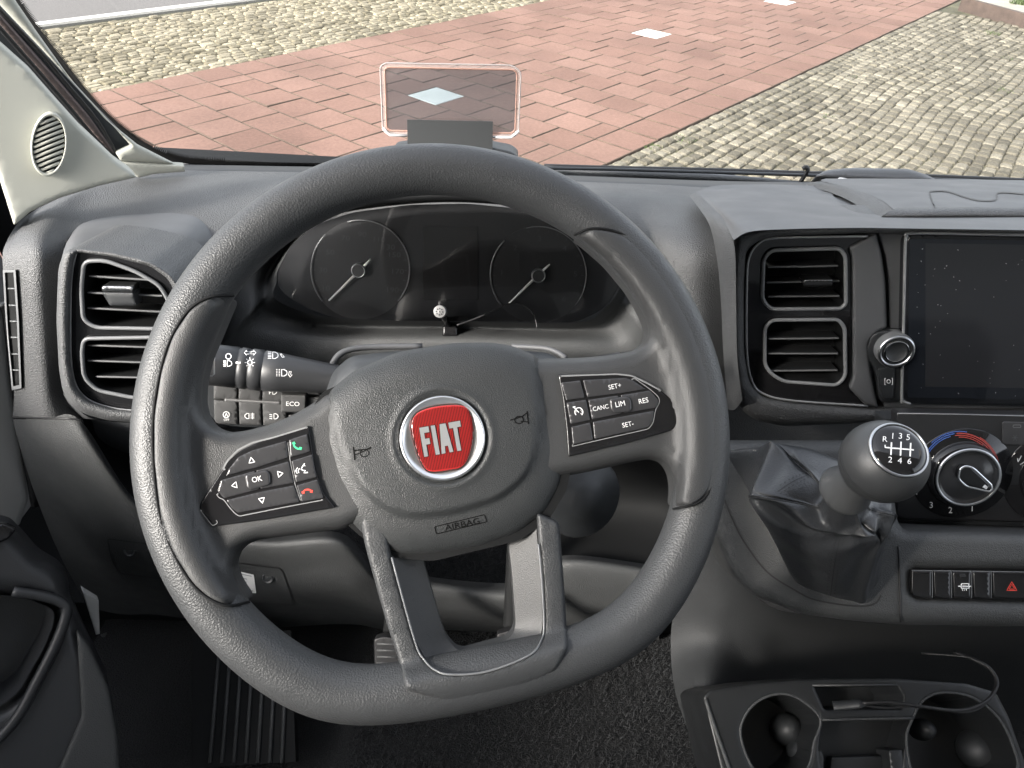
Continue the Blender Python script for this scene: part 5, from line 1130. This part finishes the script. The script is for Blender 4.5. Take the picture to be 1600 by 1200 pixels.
mk('window_view_strip', pillow([(-40, -16), (0, 24), (92, 128), (140, 184), (178, 238), (174, 245), (130, 192), (84, 140), (0, 40), (-40, 0)], AP.off(-.015), 0, .003, 3, .006, g=8), mat('window_view_brown', (.16, .125, .12), .5), pil)  # added brown strip, stands in for the outside seen through the quarter window
mk('seal_lip', [tube(AP.at(*np.array(cr([(-20, -8), (0, 16), (60, 78), (100, 126), (150, 186), (182, 240)], 6)).T, -.008), .0022, 8), tube(AP.at(*np.array(cr([(-20, 22), (0, 44), (60, 112), (110, 170), (150, 218), (182, 250)], 6)).T, -.008), .0028, 8)], RUB, pil)
mk('upper_trim', pillow(rnd([(-60, -60), (0, -60), (16, -10), (57, 50), (110, 124), (165, 187), (215, 227), (272, 256), (188, 251), (180, 238), (204, 227), (150, 168), (85, 98), (0, 8), (-60, -50)], 3), AP, -.005, .006, 12, .003, g=8), BEIGE, pil)
mk('trim_foot', pillow(rnd([(186, 254), (288, 259), (290, 268), (240, 272), (216, 278)], 2), AP.off(-.002), 0, .002, 4, .008, g=6), BEIGE, pil)
GPt = atY(np.array(800.), np.array(263.), 1.055); WS = Plane(800, 263, 1, alpha=-30); WS.P = GPt
ws = thing('windscreen', GPt, 'clear windscreen with a black dotted edge band', 'windscreen')
gc = lambda u, v: WS.at(np.array(u*1.), np.array(v*1.), 0)
edge = np.array(cr([(-40, -90), (0, -32), (18, -8), (30, 10), (57, 48), (85, 85), (112, 120), (140, 155), (170, 187), (200, 212), (232, 233), (262, 246), (300, 254), (350, 257), (480, 259.5), (620, 261)], 10))
mk('glass', pillow(np.array([*edge[:-20], (800, 259), (1250, 268), (1700, 286), (1900, 292), (1900, -90), (-40, -90.5)][::1]), WS, 0, 0, 3, 0, g=80, step=20), thin_glass('hazed_windscreen_glass', (.97, .98, .975), body=(.9, .9, .9), bodyf=.012), ws)  # white diffuse body paints a faint veil of haze over the view
mk('edge_band', stroke(edge+np.array([1., -1.]), 8, WS, -.002), BLACK, ws)
T = np.gradient(edge, axis=0); T /= np.linalg.norm(T, axis=1)[:, None]; Nn = np.stack([T[:, 1], -T[:, 0]], 1)
E2 = resamp(edge[:-20], 3.4, False); T2 = np.gradient(E2, axis=0); T2 /= np.linalg.norm(T2, axis=1)[:, None]; N2 = np.stack([T2[:, 1], -T2[:, 0]], 1)
mk('edge_dots', [(lambda a, b, c: (WS.at(np.array([a[0], b[0], c[0]]), np.array([a[1], b[1], c[1]]), -.002), [[0, 1, 2]]))(p-t*1.2+n*4, p+t*1.2+n*4, p+n*12+t*.3) for p, t, n in zip(E2, T2, N2) if p[1] > -20], BLACK, ws, kind='stuff')
# ---------------------------------------------------------------- wiper outside
wip = thing('wiper', atY(np.array(1260.), np.array(275.), 1.12), 'black wiper arm and blade lying along the base of the windscreen', 'wiper')
yy = lambda L, Y: np.array([atY(u, v, Y) for u, v in L])
mk('wiper_arm', tube(yy(cr([(850, 260), (960, 263), (1100, 266), (1258, 271), (1420, 275), (1660, 285)], 5), 1.13), .0042, 8), RUB, wip)
mk('wiper_blade', tube(yy([(868, 267), (1000, 272), (1110, 277), (1185, 282), (1248, 287)], 1.11), [.005, .006, .006, .005, .004], 8), mat('blade_grey', (.06, .065, .07), .4), wip)
mk('blade_joint', pillow(rnd([(1098, 267), (1135, 269), (1152, 274), (1150, 282), (1104, 279)], 3), Plane(1125, 274, 1.16, alpha=40), 0, .004, 3, .012, g=6, step=3), mat('blade_grey2', (.07, .075, .08), .45), wip)
mk('wiper_hook', tube(yy(cr([(1250, 286), (1256, 276), (1262, 266), (1259, 261), (1254, 264)], 4), 1.09), .0035, 8), RUB, wip)
# ---------------------------------------------------------------- head-up display pane
HU = Plane(704, 160, .715, alpha=8, yaw=2)
hud = thing('head_up_display', HU.at(np.array(704.), np.array(235.)), 'small tinted head-up display pane with a clear rim and black card at its foot', 'display pane')
ho = rnd([(594, 104), (602, 98.5), (800, 102), (814, 112), (810, 207), (803, 214), (608, 210), (598, 202)], [8, 8, 9, 9, 5, 5, 5, 5])
hi = rnd([(601, 108), (606, 105), (803, 109), (808, 115), (805, 203), (799, 208), (609, 204), (604, 199)], [5, 5, 5, 5, 4, 4, 4, 4])
mk('clear_rim', pillow(ho, HU, 0, .0, 3, .004, holes=[hi], g=8), thin_glass('clear_plastic', (.86, .86, .86), body=(.85, .8, .78), bodyf=.22), hud)
q = resamp(ho, 4); q2 = resamp(hi, 4)
mk('rim_edge', [tube(HU.at(q[:, 0], q[:, 1], .0), .0008, 6, closed=True)], mat('rim_edge', (.42, .38, .37), .2), hud)
mk('pane_edge', [tube(HU.at(q2[:, 0], q2[:, 1], .0), .0009, 6, closed=True)], mat('pane_edge', (.42, .25, .2), .3), hud)
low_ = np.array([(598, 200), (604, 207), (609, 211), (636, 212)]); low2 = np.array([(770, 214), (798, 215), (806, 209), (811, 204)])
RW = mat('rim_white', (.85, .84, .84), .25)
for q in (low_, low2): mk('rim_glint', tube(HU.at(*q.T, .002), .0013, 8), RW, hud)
mk('tinted_pane', pillow(hi, HU.off(-.001), 0, 0, 3, 0, g=30), thin_glass('tinted_pane', (.40, .46, .50), body=(.26, .25, .28), bodyf=.10), hud)
mk('black_card', pillow([(636, 187), (770, 190), (769.5, 240), (637, 236)], HU.off(.006), 0, 0, 1.5, .0015, g=14), mat('card_black', (.035, .038, .04), .75), hud)
mk('foot', [pillow(rnd([(612, 232), (650, 226), (760, 228), (800, 236), (812, 246), (800, 268), (610, 262)], 8), HU.off(.0), 0, .006, 8, .03, g=10)], DARKP, hud)
# ---------------------------------------------------------------- microphone
MSF = MeshSurf(*lo_)
mb = MSF.at(np.array([702.]), np.array([520.]), .006)[0]
mic = thing('microphone', mb, 'small black clip-on microphone with a silver head below the dials', 'microphone')
km = np.linalg.norm(mb-CAM)/FOC
MPn = Plane(702, 518, 1, alpha=35); MPn.P = mb
mk('clip', pillow(rnd([(691, 510), (695, 506), (711, 506), (715, 511), (715, 526), (691, 526)], 3), MPn.off(.004), 0, .004, 4, .014, g=5, step=3), GLOSS, mic)
hd = CAM+rays(687, 487)/np.linalg.norm(rays(687, 487))*(np.linalg.norm(mb-CAM)*.93); mn = (CAM-hd)/np.linalg.norm(CAM-hd)+RT*-.15; mn /= np.linalg.norm(mn)
mk('stem', tube(np.array([mb+MPn.n*.006+UP*6*km, (mb+hd)/2+UP*2*km, hd-mn*.012]), [5*km, 4.5*km, 5*km], 10), GLOSS, mic)
hb = mk('head', lathe([(0, -.02), (6*km, -.02), (9*km, -.012), (9.3*km, -.002), (8.8*km, .0005), (8.2*km, .0005), (0, .0012)], hd, mn, 28), [MIC], mic)
a_, b_, c_ = frame(mn)
mk('head_holes', [lathe([(1.0*km, .0016), (0, .0016)], hd+(a_*math.cos(t)+b_*math.sin(t))*r*km, mn, 8) for r, ts in ((4.6, np.arange(0, 6.2, .785)), (0, [0])) for t in ts], BLACK, hb)
mk('cable', tube(np.array([CAM+rays(u, v)*np.linalg.norm(mb-CAM)*.955/np.linalg.norm(rays(u, v)) for u, v in cr([(714, 508), (740, 499), (770, 486), (795, 475), (815, 477), (832, 489), (838, 504), (839, 512)], 6)]), .0011, 8), RUB, mic)
